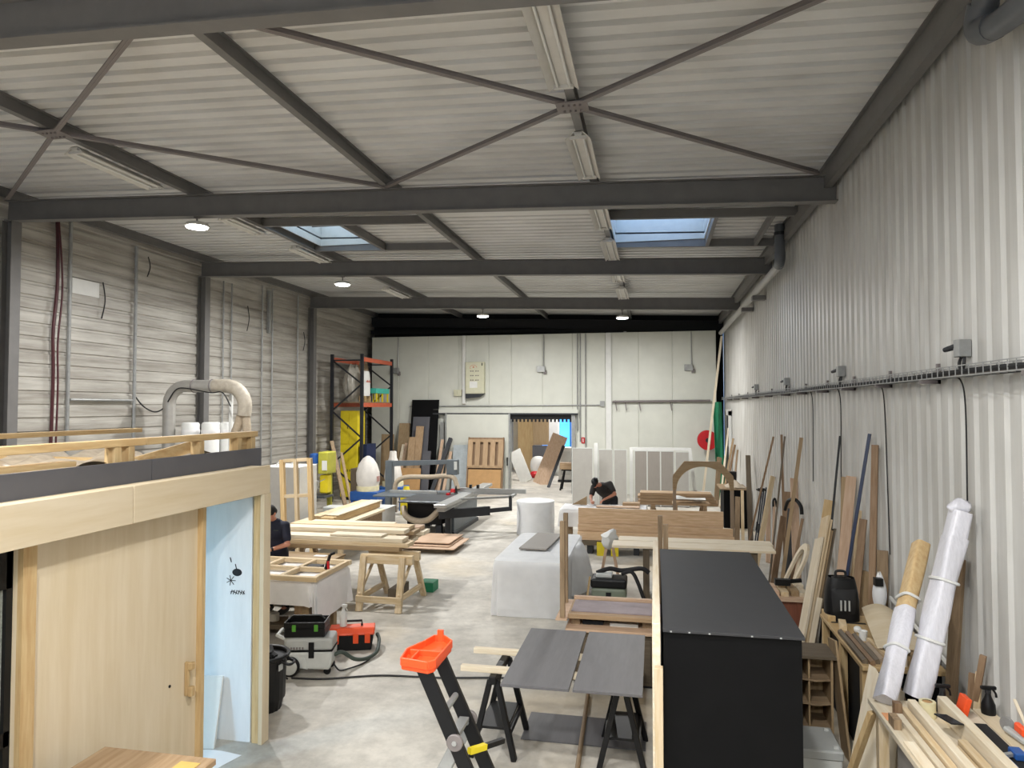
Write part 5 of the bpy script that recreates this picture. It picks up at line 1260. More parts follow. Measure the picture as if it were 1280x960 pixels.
# ================================================================== LEANING TIMBER ALONG THE RIGHT WALL
def lean(name,label,cat,top,bot,w,th,m,group=None,twist=0,bev=.002):
    top=V(top); bot=V(bot); d=(top-bot); L=d.length; z=d.normalized()
    yv=V((-.35,1,0)).normalized(); 
    xv=(yv-z*yv.dot(z)).normalized(); xv=Matrix.Rotation(math.radians(twist),3,z)@xv; n=z.cross(xv)
    mb=MB().box(-w/2,w/2,-th/2,th/2,0,L)
    me_o=mb.build(name,m,None,bevel=bev); me_o.location=(0,0,0)
    R=Matrix((xv,n,z)).transposed().to_4x4(); me_o.matrix_world=Matrix.Translation(bot+V((0,0,abs(n.z)*th/2+abs(xv.z)*w/2)))@R
    return tag(me_o,label,cat,group)
T_=2.44
LN=[
 ('post','dark brown square post leaning nearest the black worktop','post',(2.35,19.0,1.89),(2.22,17.6,0),.12,.1,W('bronze','Z'),60),
 ('stick','tall thin brown stick leaning left of the short pine board','stick',(T_,15.55,2.56),(1.95,16.2,0),.035,.03,W('brown','Z'),45),
 ('pine_board','short pale pine board leaning beside the tallest left stick','board',(T_,15.71,1.7),(1.95,14.7,0),.1,.03,W('pine','Z'),75),
 ('stick','thin dark stick leaning crosswise over the upright lath','stick',(T_,14.25,2.62),(1.95,13.15,0),.03,.025,W('bronze','Z'),45),
 ('lath','upright reddish brown lath behind the crosswise dark stick','lath',(T_,14.6,2.64),(2.32,13.7,0),.045,.02,W('brown','Z'),60),
 ('stick','tall brown board edge leaning right of the dark wall cable','stick',(T_,12.7,2.66),(1.95,12.1,0),.06,.03,W('mdf','Z'),60),
 ('board','pinkish brown wide board standing behind the tall brown stick','board',(T_,13.4,1.89),(2.22,12.0,0),.13,.025,W('pink','Z'),70),
 ('rod','long thin black rod leaning over the big pine boards','rod',(T_,10.15,2.8),(2.05,9.75,0),.025,.025,m_bplast,45),
 ('pine_board','tall pine board leaning right of the big pine boards','board',(T_,9.63,2.3),(2.02,8.95,0),.12,.03,W('pink','Z'),60),
 ('board','pine board standing behind the tall pine board right','board',(T_,9.85,2.28),(2.36,9.85,0),.14,.03,W('mdf','Z'),20),
 ('pine_board','short pine board peeping out behind the big pine boards','board',(2.42,10.69,1.86),(2.05,10.4,0),.14,.04,W('timber','Z'),60),
 ('rod','long blue black metal rod leaning left of tall brown plank','rod',(T_,8.82,2.88),(1.98,8.86,0),.035,.03,m_rodblue,45),
 ('plank','tallest brown plank leaning right of the blue rod','plank',(T_,8.62,2.76),(2.26,8.32,0),.07,.05,W('brown','Z'),45),
 ('plank','short thick brown plank at the foot of the tallest plank','plank',(2.44,8.42,1.62),(2.41,8.40,0),.11,.04,W('old','Z'),60),
 ('plank','brown plank leaning diagonally before the tallest brown plank','plank',(2.38,8.9,1.88),(2.12,8.68,0),.08,.035,W('brown','Z'),45),
 ('lath','pale lath leaning next to the blue rod','lath',(2.42,9.22,1.94),(2.3,9.3,0),.06,.025,W('pine','Z'),60),
 ('lath','narrow pale lath at the foot of the big pine boards','lath',(1.86,8.75,.98),(1.62,8.52,0),.06,.03,W('pale','Z'),60),
 ('stick','thin brown stick leaning beside the curved plywood arch','stick',(2.25,11.7,1.45),(1.95,11.55,0),.04,.025,W('brown','Z'),45),
 ('board','small pale grey board leaning against black worktop','board',(2.0,18.2,.95),(1.85,17.1,0),.12,.03,W('old','Z'),60),
 ('board','narrow pale board leaning next to the small grey board','board',(2.12,18.3,1.1),(1.98,17.05,0),.07,.03,W('pine','Z'),60),
 ('board','brown board leaning under the crosswise sticks','board',(2.3,13.7,1.15),(1.9,12.5,0),.1,.03,W('brown','Z'),70),
 ('board','pale pink board standing behind the short pine board','board',(2.43,16.3,1.0),(2.25,15.2,0),.09,.03,W('pink','Z'),70),
 ('lath','thin pink lath standing third from the short pine board','lath',(2.4,15.3,1.25),(2.15,14.0,0),.05,.02,W('pink','Z'),50),
 ('lath','pale lath in the far corner by the side doorway','lath',(2.43,24.6,2.47),(2.02,23.4,0),.06,.03,W('pale','Z'),45),
 ('lath','brown lath crossing in the far corner, middle one','lath',(2.43,23.15,2.19),(2.02,23.0,0),.06,.03,W('mdf','Z'),45),
 ('lath','brown lath crossing in the far corner, nearest the wall','lath',(2.43,22.7,2.01),(2.12,23.3,0),.06,.03,W('brown','Z'),45),
 ('lath','dark lath standing low by the far side doorway','lath',(2.43,22.0,1.9),(2.2,21.8,0),.05,.03,W('old','Z'),45),
 ('board','grey brown board leaning behind the brown arch leg','board',(2.1,24.3,1.5),(1.95,23.9,0),.16,.03,W('old','Z'),80),
 ('lath','slim brown lath leaning between rod and lath by backpack','lath',(2.42,9.3,1.6),(2.2,9.3,0),.05,.03,W('mdf','Z'),60),
 ('board','broad brown offcut standing at the wall behind backpack','board',(2.44,9.02,1.25),(2.38,9.12,0),.16,.03,W('mdf','Z'),30),
 ('board','reddish board standing behind the dark clamps','board',(2.43,14.0,1.6),(2.39,13.85,0),.16,.03,W('brown','Z'),30),
 ('board','dark board standing behind the pinkish wide board','board',(2.43,13.5,1.35),(2.3,13.3,0),.2,.03,m_sawd,20),
 ('lath','thin pale lath standing before the brown arch cutout','lath',(2.2,11.4,1.05),(1.85,11.2,0),.04,.03,W('pale','Z'),45),
]
for nm,lab,cat,a,b,w_,th_,mm,tw in LN: lean(nm,lab,cat,a,b,w_,th_,mm,None,tw)
# the big stack of wide pine boards
SD=V((.40,.42,1.62)).normalized(); SX=V((-.35,1,0)).normalized(); SX=(SX-SD*SX.dot(SD)).normalized(); SX=Matrix.Rotation(math.radians(-22),3,SD)@SX; SN=SD.cross(SX); SN=SN if SN.x>0 else -SN
for k in range(5):
    lean('wide_board',['pale wide pine board, front of the leaning stack','wide pine board second in the leaning stack','wide pine board third in the leaning stack','brownish board fourth in the leaning stack','rear dark board of the leaning stack'][k],'board',
         tuple(V((1.70,9.30,0))+SN*.034*k+SD*[1.55,1.84,1.80,1.68,1.72][k]),tuple(V((1.70,9.30,0))+SN*.034*k),[.40,.40,.36,.30,.26][k],.028,[W('pale','Z'),W('pine','Z'),W('pine','Z'),W('mdf','Z'),W('bronze','Z')][k],'wide boards leaning in a stack',-22)
# dark bar clamps
for i,(y,lab) in enumerate(((17.0,'dark bar clamp leaning first right of the dark post'),(16.7,'dark bar clamp leaning second right of the dark post'),(16.4,'dark bar clamp leaning third right of the dark post'))):
    t=T('bar_clamp',lab,'clamp',(2.1,y-.8,0),0,'bar clamps on the right wall')
    q=MB().bar((2.1,y-.8,0),(2.42,y+.1,1.3+.05*i),.03,.012); part('bar',q,m_sawd,t)
    q=MB().bar((2.4,y+.06,1.24+.05*i),(2.28,y-.02,1.3+.05*i),.03,.03); part('jaw',q,m_bplast,t)
    q=MB().cyl((2.24,y-.4,.62),(2.2,y-.5,.45),.022,n=8); part('handle',q,m_bplast,t)
t=T('spring_clamp','black spring clamp hanging on a lath at the right wall','clamp',(2.3,12.5,1.55))
q=MB().tube(smoothpath([(2.2,12.9,1.42),(2.22,12.7,1.6),(2.3,12.5,1.64),(2.36,12.4,1.55),(2.37,12.38,1.42)]),.03,8); part('jaws',q,m_bplast,t,smooth=True)
single('cable_hook',MB().tube(smoothpath([(2.43,15.2,1.15),(2.40,15.2,1.32),(2.36,15.2,1.25),(2.37,15.2,1.05)]),.02,6),m_bplast,'small dark hook on the right wall beside pine board','hook',smooth=True)
# curved plywood arch cut-out
t=T('plywood_arch','curved plywood arch cut-out leaning among the boards','arch',(1.8,11.0,0))
vs=[];fs=[];N=24
for k in range(N+1):
    u=k/N
    def pt(r,lg):
        if u<.3: s=u/.3; return (-r, lg*s)
        if u>.7: s=(1-u)/.3; return (r, lg*s)
        a=math.pi*(1-(u-.3)/.4); return (r*math.cos(a), lg+r*math.sin(a))
    for r in (.30,.20):
        a,b=pt(r,.95)
        for d in (0,.04): vs.append((1.72+.36*b+d*.9, 11.35+a*1.0-.25*b, .93*b-d*.3+.03))
for k in range(N):
    o=k*4; p=o+4; fs+=[(o,p,p+2,o+2),(o+1,o+3,p+3,p+1),(o,o+1,p+1,p),(o+2,p+2,p+3,o+3)]
fs+=[(0,2,3,1),(N*4,N*4+1,N*4+3,N*4+2)]
q=MB().add(vs,fs); part('arch_ring',q,W('pale','Z'),t,recalc=True)
# little table with offcuts
t=T('offcut_table','low reddish table with wood offcuts behind the black cabinet','table',(1.75,10,0))
table(t,1.40,1.98,9.95,10.75,.66,W('pink','X'),m_redcab,.05,.07)
q=MB().box(1.48,1.9,10.03,10.67,.1,.6); part('cabinet_body',q,m_redcab,t)
rr=random.Random(4)
for k in range(8):
    x=1.52+.12*(k%4)+.02*rr.random(); y=10.02+.3*(k//4)+.05*rr.random(); h=.04+.05*rr.random()
    single('wood_offcut',MB().box(x,x+.1,y,y+.22,.66,.66+h),W(['pink','pine','mdf','pale'][k%4],'Y'),['%s offcut in the front row on the low table','%s offcut in the rear row on the low table'][k//4]%['first','second','third','fourth'][k%4],'offcut',group='wood offcuts on the low table')
single('dark_tool',MB().box(1.6,1.8,10.2,10.3,.76,.84).cyl((1.7,10.25,.8),(1.95,10.3,.82),.03,n=8),m_bplast,'dark hand tool on the wood offcuts','tool')
# black worktop cabinet in the far right corner
t=T('black_worktop','black cabinet with cluttered pale top in the far right corner','cabinet',(2.05,19.8,0))
q=MB().box(1.78,2.38,19.4,20.4,0,1.0); part('body',q,m_black,t,bevel=.006)
q=MB().box(1.7,2.4,19.35,20.6,1.0,1.03); part('top',q,W('old','X'),t)
single('paper_heap',MB().grid(lambda u,v:(1.85+.5*u,19.5+.65*v,1.05+.12*math.sin(math.pi*u)*math.sin(math.pi*v)*(1+.5*math.sin(9*u+7*v))),12,12,.006),M('crumpled_paper','#a79a88',.8),'heap of crumpled paper on the black far corner cabinet','paper',smooth=True)
single('black_box',MB().box(1.95,2.2,20.25,20.5,1.12,1.4).box(1.98,2.05,20.3,20.45,1.031,1.12).box(2.1,2.17,20.3,20.45,1.031,1.12),m_bplast,'black case behind the paper heap in far corner','case')

# ================================================================== RIGHT WORKBENCH
t=T('workbench','long workbench with black cloth front along the right wall','workbench',(2.1,7.4,0))
q=MB().box(1.76,2.44,6.68,8.28,.9,.94); part('worktop',q,W('timber','Y'),t,bevel=.004)
q=MB().box(1.84,2.40,6.72,8.2,.02,.9); part('cloth_skirt',q,m_black,t)
for y in (6.72,7.45,8.16):
    q=MB().box(1.765,1.83,y,y+.07,0,.9); part('leg',q,W('timber','Z'),t)
q=MB().bar((2.0,6.66,.9),(2.3,6.64,.1),.05,.03); part('cross_brace',q,W('old','Z'),t)
for k,(x,y0,y1,mm,lab) in enumerate(((1.80,6.75,7.6,W('bronze','Y'),'dark profile strip nearest the workbench edge'),(1.855,6.72,7.55,W('brown','Y'),'brown profile strip second from the workbench edge'),(1.905,6.76,7.5,W('bronze','Y'),'dark profile strip third from the workbench edge'),(1.955,6.8,7.25,W('plaster','Y'),'pale profile strip fourth from the workbench edge'))):
    single('profile_strip',MB().prism([(x-.022,.94),(x+.022,.94),(x+.022,.965),(x+.01,.985),(x-.022,.97)],'y',y0,y1,None),mm,lab,'strip','profile strips on the workbench')
single('pine_block',MB().box(1.77,1.85,7.98,8.26,.94,1.0),W('timber','Y'),'thick pine block at the far end of the workbench','block',bevel=.004)
single('pine_block',MB().bar((1.85,7.68,.97),(1.89,7.9,.97),.07,.055),W('pine','Y'),'thinner pine block in front of the backpack','block',bevel=.003)
single('pine_strip',MB().bar((1.99,7.35,.965),(2.03,6.74,.965),.03,.05),W('pine','Y'),'pale pine strip next to the profile strips','strip')
single('white_mug',MB().lathe([(.0,0),(.035,0),(.04,.09),(.03,.09),(.0,.02)],(1.965,7.42,.941),n=16),m_white,'small white cup lying among the profile strips','cup',smooth=True)
single('white_rag',MB().ball((1.97,7.62,.98),(.04,.06,.035),10),m_white,'white rag next to the curved plywood sheet','rag',smooth=True)
single('curved_plywood',MB().grid(lambda u,v:(1.97+.16*v+.46*u*(1-.35*v), 7.0+1.08*v-.1*u, 1.0+.05*v*v+.09*math.sin(math.pi*(.1+.8*u))*(.35+.65*v)),16,10,.008),W('ply','X'),'curved thin plywood sheet lying on the workbench','plywood',smooth=True)
single('ply_support',MB().box(2.14,2.2,6.98,7.85,.941,.99).box(2.36,2.42,6.98,8.0,.941,.99),W('mdf','Y'),'brown battens under the curved plywood sheet','batten')
rr=random.Random(11)
for k,(x,y,s,kd,lab) in enumerate(((2.1,6.78,.07,'pale','pale block nearest the wrapped bundles on workbench'),(2.2,6.76,.08,'mdf','brown block second in the offcut row on workbench'),(2.3,6.79,.07,'old','dark block third in the offcut row on workbench'),(2.12,6.9,.06,'brown','small brown block under the plywood front edge'),(2.24,6.9,.07,'mdf','flat brown block under the plywood front edge'))):
    single('wood_block',MB().bar((x,y-.04,.94+s/2),(x+.03,y+.05,.94+s/2),s,s),W(kd,'Y'),lab,'block','offcut blocks on the workbench',bevel=.002)
# black backpack vacuum / case
t=T('backpack','black ribbed backpack standing at the far end of workbench','backpack',(1.98,8.4,0.94))
t.location=(1.94,8.12,.942); t.scale=(1.0,1.0,1.05)
q=MB().grid(lambda u,v:(.17*math.copysign(abs(math.cos(6.283*u))**.6,math.cos(6.283*u))*(1-.25*v**3), .12*math.copysign(abs(math.sin(6.283*u))**.6,math.sin(6.283*u))*(1-.3*v**3), .42*v),36,14)
q.lathe([(.0,.405),(.1,.41),(.0,.43)],(0,0,0),n=12); q.box(-.13,.13,-.09,.09,.0,.05); q.build('body',m_bplast,t,smooth=True)
q=MB().grid(lambda u,v:(-.12+.24*u,-.1-.06*math.sin(math.pi*u)**.5*math.sin(math.pi*v)**.5,.06+.26*v),12,12); q.build('front_pocket',m_rubber,t,smooth=True)
q=MB()
for k in range(3): q.box(-.05+.04*k,-.035+.04*k,-.175,-.155,.12,.22)
q.build('rib',m_grey,t)
q=MB().tube(smoothpath([(-.05,.02,.42),(-.04,.02,.47),(.04,.02,.47),(.05,.02,.42)]),.014,6); q.build('carry_loop',m_rubber,t,smooth=True)
single('black_case',MB().box(1.8,2.14,7.95,8.0,.9401,.942),m_rubber,'thin black mat beneath the backpack','mat')
# wrapped thing at wall
t=T('clear_bag','clear plastic bag with a black strap at the wall behind the plywood','bag',(2.35,7.9,1.0))
q=MB().grid(lambda u,v:(2.37+.07*math.cos(6.283*u)*math.sin(math.pi*(.1+.85*v)),8.30+.09*math.sin(6.283*u)*math.sin(math.pi*(.1+.85*v)),.95+.45*v+.02*math.sin(15*u)),20,10); part('bag_body',q,m_film2,t,smooth=True)
q=MB().box(2.3,2.38,8.2,8.28,1.28,1.36); part('strap',q,m_bplast,t)
single('wall_lath',MB().bar((2.46,6.7,.98),(2.46,8.25,1.16),.02,.03),m_white,'white strip lying along the wall behind the plywood','strip')
# pigeon-hole drawer unit
t=T('pigeonhole_rack','tall brown pigeonhole rack beside the black cabinet','rack',(1.48,7.2,0))
q=MB().box(1.30,1.32,7.05,7.4,0,.86).box(1.585,1.605,7.05,7.4,0,.86).box(1.39,1.405,7.06,7.4,0,.86); part('side_panel',q,W('mdf','Z'),t)
q=MB().box(1.30,1.605,7.39,7.4,0,.86); part('back_panel',q,W('mdf','Z'),t)
q=MB().box(1.28,1.63,7.02,7.42,.86,.885); part('top',q,W('bronze','X'),t)
for z in (.0,.2,.42,.64):
    q=MB().prism([(1.32,7.07),(1.45,7.03),(1.585,7.07),(1.585,7.39),(1.32,7.39)],'z',z+.01,z+.025); part('shelf',q,W('old','X'),t)
for z in (.28,.5,.74):
    q=MB().box(1.48,1.5,7.36,7.388,z,z+.1); part('hook_post',q,W('old','Z'),t); 
    q=MB().box(1.475,1.51,7.345,7.36,z+.06,z+.1); part('white_plate',q,m_white,t)
single('thin_board',MB().bar((1.70,7.0,0),(1.635,7.2,1.0),.02,.30,up=(0,1,0)),W('mdf','Z'),'thin brown board standing right of the pigeonhole rack','board')
# grey systainer
t=T('grey_case','light grey stackable case on the floor by black cabinet','case',(1.32,6.45,0))
q=MB().box(1.12,1.5,6.3,6.75,0,.34); part('body',q,m_lgrey,t,bevel=.015,seg=2)
q=MB().box(1.11,1.51,6.29,6.76,.28,.36); part('lid',q,m_grey,t,bevel=.012)
q=MB().box(1.26,1.36,6.28,6.3,.12,.2); part('latch',q,m_grey,t,bevel=.004)
for a,b in ((1.16,6.34),(1.44,6.34),(1.16,6.68),(1.44,6.68)):
    q=MB().box(a,a+.04,b,b+.03,.36,.375); part('lid_stud',q,m_lgrey,t)
# plywood pieces leaning at the bench end
for k,(dx,dy,pts,lab) in enumerate(((0,0,[(-.18,0),(.17,0),(.17,.75),(-.03,1.0),(-.08,1.02)],'pale plywood offcut leaning in front, cut to a point'),(.07,.04,[(-.15,0),(.15,0),(.15,.84),(.0,.9)],'pale plywood offcut leaning behind the pointed one'))):
    mb=MB().prism(pts,'y',-.012,.012); o=single('plywood_offcut',mb,W('pale','Z'),lab,'plywood')
    o.location=(1.70+dx,6.35+dy,.005); o.rotation_euler=(math.radians(-13),math.radians(5),math.radians(-18))
# wrapped bundles on the near bench
def bundle(name,label,bot,top,r,m1,m2,split,cat='bundle',flat=.75):
    bot=V(bot); top=V(top); t=T(name,label,cat,bot)
    d=top-bot; L=d.length; z=d.normalized(); x=V((0,1,0)); x=(x-z*x.dot(z)).normalized(); y=z.cross(x)
    def P(s,a,rr): return x*math.cos(a)*rr+y*math.sin(a)*rr*flat+z*s*L
    def sq(a): return math.copysign(abs(math.cos(a))**.5,math.cos(a)),math.copysign(abs(math.sin(a))**.5,math.sin(a))
    def seg(s0,s1,m,nm,k=1.0,wob=.06):
        def fn(u,v):
            a=6.283*u; c,s_=sq(a); sv=s0+(s1-s0)*v; rr=r*k*(1+wob*math.sin(3*a+9*sv)+wob*.6*math.sin(17*sv))
            return x*c*rr+y*s_*rr*flat+z*sv*L
        q=MB().grid(fn,32,24); n=33
        q.f.append(tuple(range(31,-1,-1))); q.f.append(tuple(24*33+i for i in range(32)))
        q.build(nm,m,t,smooth=True)
    seg(0,split,m1,'film_wrap'); seg(split,1.0,m2,'upper_end',.93,.03)
    for s in (.3,.62):
        q=MB().tube([x*sq(6.283*k/24)[0]*r*1.06+y*sq(6.283*k/24)[1]*r*1.06*flat+z*s*L for k in range(25)],.012,6); q.build('tape_band',m_white,t,smooth=True)
    return t
m_wrap=M('stretch_film','#cdccd2',.3,var=.08,scale=8,stretch=(9,9,.6),bump=.25)
bundle('wrapped_bundle','tall white film-wrapped bundle leaning on the near right wall',(1.94,5.93,.99),(2.37,6.2,2.36),.1,m_wrap,m_wrap,.86)
q=MB().grid(lambda u,v:((.085*math.cos(6.283*u)*math.sin(math.pi*(.12+.85*v))**.8*(1+.16*math.sin(25*u)+.1*math.sin(9*v+31*u))), .07*math.sin(6.283*u)*math.sin(math.pi*(.12+.85*v))**.8*(1+.14*math.sin(19*u+3)), .13*v),40,14)
o_=q.build('twisted_end',m_wrap,[o for o in bpy.data.objects if o.get('label','').startswith('tall white film-wrapped')][0],smooth=True); o_.location=(.425,.265,1.355)
bundle('wrapped_bundle','film-wrapped pine bundle leaning left of the white bundle',(1.68,5.80,1.0),(2.22,6.62,2.02),.082,m_wrap,W('timber','Z'),.55)
lean('board','brown board standing behind the white wrapped bundle','board',(2.44,6.42,1.95),(2.33,6.5,0),.1,.03,W('old','Z'),None,10)

# ================================================================== NEAR RIGHT BENCH
t=T('near_bench','bench with pale top and grey side in the near right corner','bench',(2.0,5.2,0))
q=MB().box(1.60,2.3,4.3,5.95,.91,.95); part('worktop',q,W('pale','Y'),t,bevel=.003)
q=MB().box(1.64,1.67,4.35,5.4,.1,.9); part('side_panel',q,m_greyp2,t)
q=MB().box(1.64,2.2,4.35,4.38,.1,.9); part('front_panel',q,m_greyp2,t)
for x,y in ((1.66,5.8),(2.2,5.8),(1.66,4.4),(2.2,4.4)):
    q=MB().box(x-.035,x+.035,y-.035,y+.035,0,.91); part('leg',q,W('pine','Z'),t)
q=MB().bar((1.62,5.9,.86),(1.45,6.2,0),.06,.04); part('strut',q,W('timber','Z'),t)
PL=[(1.70,1.745,4.35,5.62,.03,'pale','pale lath nearest the left edge of near bench'),(1.755,1.80,4.3,5.7,.05,'pine','pine lath second from the left edge of near bench'),(1.81,1.865,4.3,5.72,.10,'pale','tall pale plank on edge, third on the near bench'),(1.90,1.935,4.3,5.15,.04,'pine','short pine lath between the planks on near bench'),(1.945,2.0,4.3,5.2,.06,'pine','second pine lath between the planks on near bench'),(2.02,2.085,4.3,5.75,.13,'pale','tallest pale plank on edge on the near bench')]
for x0,x1,y0,y1,h,kd,lab in PL: plank('pine_lath',lab,x0,x1,y0,y1,.95,.95+h,kd,'Y','lath','laths on the near bench')
plank('pine_board','flat pale board lying on the left of near bench',1.615,1.69,4.55,5.2,.95,.968,'pale','Y','board')
single('wood_block',MB().box(1.62,1.67,5.4,5.52,.95,1.02),W('old','Z'),'brown block standing at the far left corner of near bench','block')
single('wood_block',MB().box(1.70,1.75,5.64,5.70,.95,1.04),W('brown','Z'),'dark brown block by the wrapped bundles on near bench','block')
single('orange_note',MB().box(1.62,1.69,5.55,5.68,.95,.953),M('orange_paper','#e0a070',.7),'orange paper slip on the far corner of near bench','paper')
single('red_knife',MB().bar((1.64,4.75,.985),(1.69,4.55,.985),.035,.03),m_red,'red handled knife on the left of near bench','knife',bevel=.005)
t=T('cream_roll','cream tape roll standing at the far end of near bench','roll',(1.93,5.68,.95))
q=MB().lathe([(.035,0),(.055,0),(.055,.11),(.035,.11)],n=24); q.f=q.f[:-2]; q.build('tape',m_cream,t,smooth=True)
q=MB().lathe([(.0,.0),(.034,0),(.034,.105),(.0,.105)],n=20); q.build('core',m_card,t,smooth=True)
t=T('smartphone','black phone lying across the planks on the near bench','phone',(1.93,5.32,1.06))
t.rotation_euler=(0,math.radians(8),math.radians(20)); t.location=(1.945,5.34,1.072)
q=MB().box(-.05,.05,-.08,.08,0,.009); q.build('body',m_bplast,t,bevel=.003)
q=MB().box(-.045,.045,-.073,.073,.009,.0095); q.build('screen',M('phone_glass','#22252e',.15),t)
def sprayer(label,loc,rz):
    t=T('spray_bottle',label,'spray bottle',loc,rz)
    q=MB().lathe([(.0,0),(.045,0),(.048,.02),(.045,.07),(.022,.125),(.017,.15),(.0,.15)],n=20); q.build('bottle',m_bplast,t,smooth=True)
    q=MB().cyl((0,0,.15),(0,0,.175),.02,n=14); q.build('collar',m_rubber,t)
    q=MB().box(-.05,.055,-.013,.013,.175,.2); q.build('head',m_bplast,t,bevel=.005)
    q=MB().tube(smoothpath([(.03,0,.178),(.05,0,.15),(.055,0,.12)]),.008,6); q.build('trigger',m_bplast,t,smooth=True)
sprayer('black spray bottle at the far end of the near bench laths',(2.07,5.79,.951),.1)
# second board with tools at wall
t=T('tool_board','small wall bench with a pale shelf board at the near right','bench',(2.35,5.3,0))
q=MB().box(2.31,2.44,4.6,5.9,.90,.95); part('shelf_board',q,W('ply','Y'),t,bevel=.003)
for y in (4.7,5.8):
    q=MB().box(2.36,2.43,y,y+.06,0,.90); part('leg',q,W('old','Z'),t)
sprayer('black spray bottle at the wall on the small shelf board',(2.385,5.82,.95),.05)
single('black_mat',MB().box(2.095,2.28,4.4,5.6,.95,.962),m_rubber,'black rubber mat between the planks and wall shelf','mat')
t=T('bar_clamp','blue and black clamp lying on the black rubber mat','clamp',(2.2,5.0,.962))
q=MB().bar((2.12,5.05,.985),(2.26,5.12,.985),.03,.02); part('bar',q,m_galv,t)
q=MB().box(2.22,2.29,5.05,5.16,.965,1.01).box(2.13,2.17,4.9,5.06,.965,1.0); part('jaw',q,m_blue,t,bevel=.006)
single('orange_case',MB().bar((2.16,5.72,.95),(2.2,5.72,1.1),.12,.04),m_orange,'orange plastic piece standing at the far end of black mat','case',bevel=.004)
t=T('jigsaw','grey and orange hand tool on the wall shelf board','tool',(2.38,5.3,.95))
q=MB().bar((2.36,5.5,.985),(2.40,5.22,.985),.05,.035); part('body',q,m_grey,t,bevel=.01)
q=MB().cyl((2.37,5.52,1.0),(2.39,5.53,1.0),.05,n=20); part('disc',q,m_galv,t)
q=MB().box(2.38,2.42,5.32,5.44,1.0,1.06); part('orange_cover',q,m_orange,t,bevel=.01)
q=MB().bar((2.34,5.2,.96),(2.43,5.16,.96),.03,.02).bar((2.38,5.2,.96),(2.37,5.08,.955),.025,.02); part('grip',q,m_bplast,t)
single('white_plate',MB().box(2.30,2.44,4.45,5.04,.955,.965),m_white,'white plate at the near end of wall shelf board','plate')
for i,(y,z,y2,kd,lab) in enumerate(((6.1,1.15,6.06,'pine','pale lath standing behind the near spray bottle'),(6.22,1.1,6.16,'brown','dark lath standing behind the near spray bottle'),(6.02,1.3,6.3,'brown','slanted brown lath at wall behind the near bench'))):
    lean('lath',lab,'lath',(2.44,y,z),(2.34,y2,0),.045,.025,W(kd,'Z'),None,30)
lean('stick','thin pale stick leaning on wall at picture right edge','stick',(2.46,5.6,1.14),(2.435,5.3,.97),.02,.015,W('pale','Z'),None,45)
# ================================================================== PEOPLE
def remesh(name, mb, vox, mat, parent, smooth_it=4):
    me=bpy.data.meshes.new('tmp'); me.from_pydata([tuple(p) for p in mb.v],[],mb.f); me.update()
    o=bpy.data.objects.new('tmp',me); C.objects.link(o)
    r=o.modifiers.new('r','REMESH'); r.mode='VOXEL'; r.voxel_size=vox
    s=o.modifiers.new('s','SMOOTH'); s.iterations=smooth_it; s.factor=.5
    dg=bpy.context.evaluated_depsgraph_get(); dg.update()
    nm=bpy.data.meshes.new_from_object(o.evaluated_get(dg)); nm.name=name
    bpy.data.objects.remove(o)
    nm.materials.clear(); nm.materials.append(mat); nm.polygons.foreach_set('use_smooth',[True]*len(nm.polygons))
    w=bpy.data.objects.new(name,nm); C.objects.link(w); w.parent=parent; return w
def cap(mb,a,b,ra,rb,n=14,flat=None):
    """tapered limb with rounded ends; flat squashes along that axis vector"""
    a=V(a); b=V(b)
    pts=[];rs=[]; d=(b-a); L=d.length; z=d.normalized()
    for k in range(5):
        t=math.pi/2*k/4; pts.append(a-z*ra*math.cos(t)); rs.append(max(.001,ra*math.sin(t)))
    for k in range(1,5): pts.append(a+d*k/5); rs.append(ra+(rb-ra)*k/5)
    for k in range(5):
        t=math.pi/2*k/4; pts.append(b+z*rb*math.sin(t)); rs.append(max(.001,rb*math.cos(t)))
    mb.tube(pts,1,n,rs)
def hand(mb,wrist,dirv,palm_n,side,curl=.5,s=1.0):
    """palm, four fingers and a thumb; dirv: towards fingertips, palm_n: palm normal, side: thumb direction"""
    w=V(wrist); d=V(dirv).normalized(); n=V(palm_n); n=(n-d*n.dot(d)).normalized(); x=V(side); x=(x-d*x.dot(d)-n*x.dot(n)).normalized()
    for k in range(4):
        o=(1.5-k)*.02*s
        cap(mb,w+d*.01*s+x*o*.8,w+d*.085*s+x*o,.014*s,.012*s,8)
    Ls=[.068,.076,.07,.055]
    for k in range(4):
        o=(1.5-k)*.021*s; p=w+d*.088*s+x*o; dd=d; 
        for j,f in enumerate((.45,.32,.23)):
            a=curl*(.5+.35*j); dd=(dd*math.cos(a)+n*math.sin(a)).normalized(); q=p+dd*Ls[k]*s*f*1.05
            cap(mb,p,q,(.0098-.0008*j)*s,(.009-.0008*j)*s,8); p=q
    p=w+d*.025*s+x*.03*s; q=p+(d*.6+x*.75+n*.25).normalized()*.042*s; r=q+(d*.9+x*.1+n*.45).normalized()*.032*s
    cap(mb,p,q,.0135*s,.0115*s,8); cap(mb,q,r,.011*s,.009*s,8)
